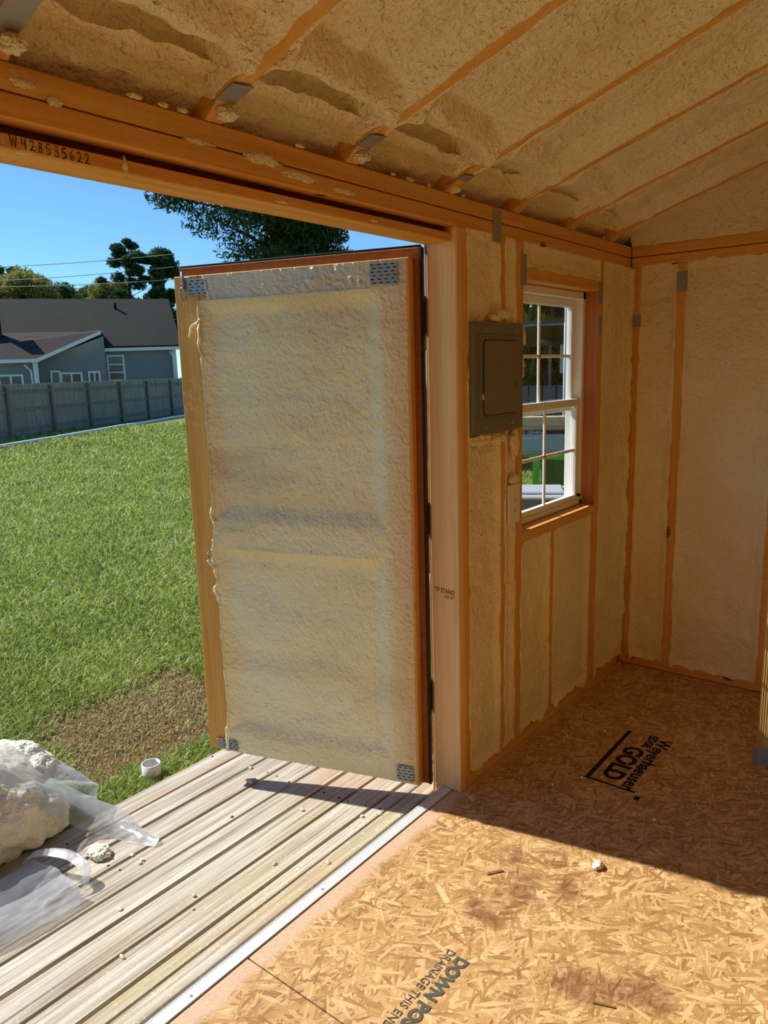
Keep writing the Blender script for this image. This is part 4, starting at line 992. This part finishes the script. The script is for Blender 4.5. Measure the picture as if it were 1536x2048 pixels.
for k in range(14):
    x, y = random.uniform(.05, .6), random.uniform(1.9, 3.0)
    if x < .1 and y < 1.95: continue
    tag(blob('foam_crumb', None, M['scrap'], (x, y, .0025), (random.uniform(.002, .005), random.uniform(.002, .006), .0028), 260+k, .5, 8), 'tiny pale foam crumb on the shaded floor', 'foam', 'tiny foam crumbs on the shaded floor')
cm = wood('chip wood', 'x', lin(150, 110, 66), lin(96, 64, 36), 1, .8, knots=False)
def chip(p, ln, w, ang, label, mat=None, grp=None):
    c, s_ = math.cos(ang), math.sin(ang)
    fn = lambda a, b, z: (p[0]+a*c-b*s_, p[1]+a*s_+b*c, z+.0005)
    tag(MB().poly([fn(-ln/2, -w/2, 0), fn(ln/2, -w*.4, 0), fn(ln/2, w*.3, 0), fn(-ln*.4, w/2, 0)], thick=(0, 0, .002)).build('wood_chip', mat or cm), label, 'wood chip', grp)
chip((.272, 1.517), .045, .010, .9, 'brown wood sliver on the sunlit floor boards')
chip((.66, 1.29), .045, .006, .35, 'long reddish wood sliver near the brown floor stain')
chip((.95, 1.66), .05, .012, .1, 'dark wood sliver near the support post shadow')
tag(MB().poly([(-.735, 1.540, zd(-.735)+.001), (-.70, 1.535, zd(-.70)+.001), (-.693, 1.553, zd(-.693)+.001), (-.712, 1.558, zd(-.712)+.001)], thick=(.003, .002, .012)).build('metal_scrap', M['steel']), 'small grey metal scrap on the deck at the shadow tip', 'scrap')
# pvc coupling beside the deck
pc = empty('pipe_coupling', (-1.155, 1.44, -.20), 'short white pvc pipe coupling standing in the grass by the deck', 'pipe fitting')
def ring(name, r0, r1, z0, z1, mat, par, c=(-1.155, 1.44)):
    n = 32; P_ = []
    for r, z in ((r0, z0), (r1, z0), (r1, z1), (r0, z1), (r0, z0)):
        P_.append([(c[0]+r*math.cos(2*math.pi*k/n), c[1]+r*math.sin(2*math.pi*k/n), z) for k in range(n)])
    me = gridmesh(name, np.array(P_), True, True); return link(name, me, mat, par)
ring('sleeve', .031, .035, -.205, -.122, M['pvc'], pc); ring('inner_stop', .026, .030, -.160, -.154, plain('blue grey pvc', lin(96, 116, 150), .4), pc)
tag(MB().box(-.02, .02, -.09, .09, 0, .02, .003, fn=lambda x, y, z: (-1.86+x*.8+y*.6, 2.42-x*.6+y*.8, float(gz(-1.86, 2.42))+.012+z)).build('grey_block', plain('grey plastic', lin(170, 178, 190), .4)), 'grey plastic strip lying in the grass behind the door', 'strip')

# clear plastic bag: a film draped over the heap with a twisted tail, and its slack mouth on the planks
bag = empty('plastic_bag', (-1.0, .8, -.13), 'clear plastic bag draped over foam scraps on the deck', 'bag')
def loft(name, rows, nu, nv, wr, seed):
    """rows: polylines of equal length, resampled smoothly to a wrinkled sheet"""
    R = np.array(rows, float)
    def rs(A, n, ax):
        m = A.shape[ax]; t = np.linspace(0, m-1, n); i = np.clip(t.astype(int), 0, m-2); f = t-i; f = f
        g = lambda k: np.take(A, np.clip(k, 0, m-1), ax)
        sh = [1]*A.ndim; sh[ax] = n; f = f.reshape(sh)
        p0_, p1_, p2_, p3_ = g(i-1), g(i), g(i+1), g(i+2)
        return .5*((2*p1_)+(-p0_+p2_)*f+(2*p0_-5*p1_+4*p2_-p3_)*f**2+(-p0_+3*p1_-3*p2_+p3_)*f**3)
    G = rs(rs(R, nv, 0), nu, 1)
    du = np.gradient(G, axis=1); dv = np.gradient(G, axis=0); nn = np.cross(du, dv); nn /= np.linalg.norm(nn, axis=-1, keepdims=True)+1e-9
    x, y, z = G[..., 0], G[..., 1], G[..., 2]
    k = fbm(x*7, y*7, z*7, seed, 3)
    w = wr*(fbm(x*16+k*2, y*16, z*10, seed+2, 4)+.6*(1-2*np.abs(vn(x*11+k, y*11+k, z*8, seed+4))))
    return link(name, gridmesh(name, G+nn*w[..., None]), M['film'], bag)
loft('film_drape', [[(-1.52, .50, .10), (-1.55, .75, .08), (-1.52, 1.0, -.02), (-1.42, 1.18, -.10), (-1.20, 1.22, -.12)],
                    [(-1.32, .46, .21), (-1.33, .72, .20), (-1.34, .96, .12), (-1.27, 1.12, .02), (-1.10, 1.20, -.07)],
                    [(-1.10, .50, .215), (-1.12, .74, .215), (-1.13, .93, .105), (-1.12, 1.05, .015), (-.99, 1.13, -.06)],
                    [(-.97, .52, .18), (-1.02, .76, .185), (-1.04, .90, .085), (-1.01, 1.03, -.02), (-.90, 1.10, -.085)]], 90, 70, .010, 5)
loft('film_tail', [[(-1.12, 1.05, .02), (-1.00, 1.13, -.055), (-.90, 1.17, -.085), (-.80, 1.165, -.10), (-.70, 1.16, -.085)],
                   [(-1.05, .98, .035), (-.95, 1.07, -.045), (-.87, 1.11, -.075), (-.78, 1.13, -.085), (-.68, 1.145, -.078)],
                   [(-1.00, .95, .0), (-.92, 1.03, -.08), (-.85, 1.08, -.105), (-.77, 1.10, -.105), (-.675, 1.125, -.093)]], 60, 34, .007, 8)
def ztop(x): return zd(x)+.004
mrow = []
for k in range(9):
    a = math.pi*k/8
    mrow.append([(-.80+.14*math.cos(a)+.05*j*0, .52+.0*j+.09*j, ztop(-.80+.14*math.cos(a))+.055*math.sin(a)*(1-.12*j)+.004*math.sin(3*a+j)) for j in range(5)])
loft('film_mouth', mrow, 44, 56, .006, 11)
rim = [(-.80+.15*math.cos(a), .885+.020*math.sin(a*2)+.035*math.sin(a), ztop(-.80+.15*math.cos(a))+.062*abs(math.sin(a))+.003) for a in np.linspace(0, math.pi, 24)]
rw = [[(p[0], p[1]-.03, p[2]-.004) for p in rim], [(p[0], p[1], p[2]+.004) for p in rim], [(p[0]*.99-.008, p[1]-.022, max(p[2]-.012, ztop(p[0]))) for p in rim]]
loft('film_rim', rw, 60, 10, .003, 14)
loft('film_flap', [[(-.62, .60, ztop(-.62)+.004), (-.615, .70, ztop(-.62)+.010), (-.60, .80, ztop(-.6)+.008), (-.61, .88, ztop(-.61)+.010)],
                   [(-.68, .58, ztop(-.68)+.030), (-.67, .69, ztop(-.67)+.034), (-.66, .79, ztop(-.66)+.026), (-.665, .87, ztop(-.66)+.03)],
                   [(-.74, .56, ztop(-.74)+.044), (-.73, .68, ztop(-.73)+.05), (-.72, .78, ztop(-.72)+.046), (-.72, .86, ztop(-.72)+.05)]], 40, 30, .006, 17)
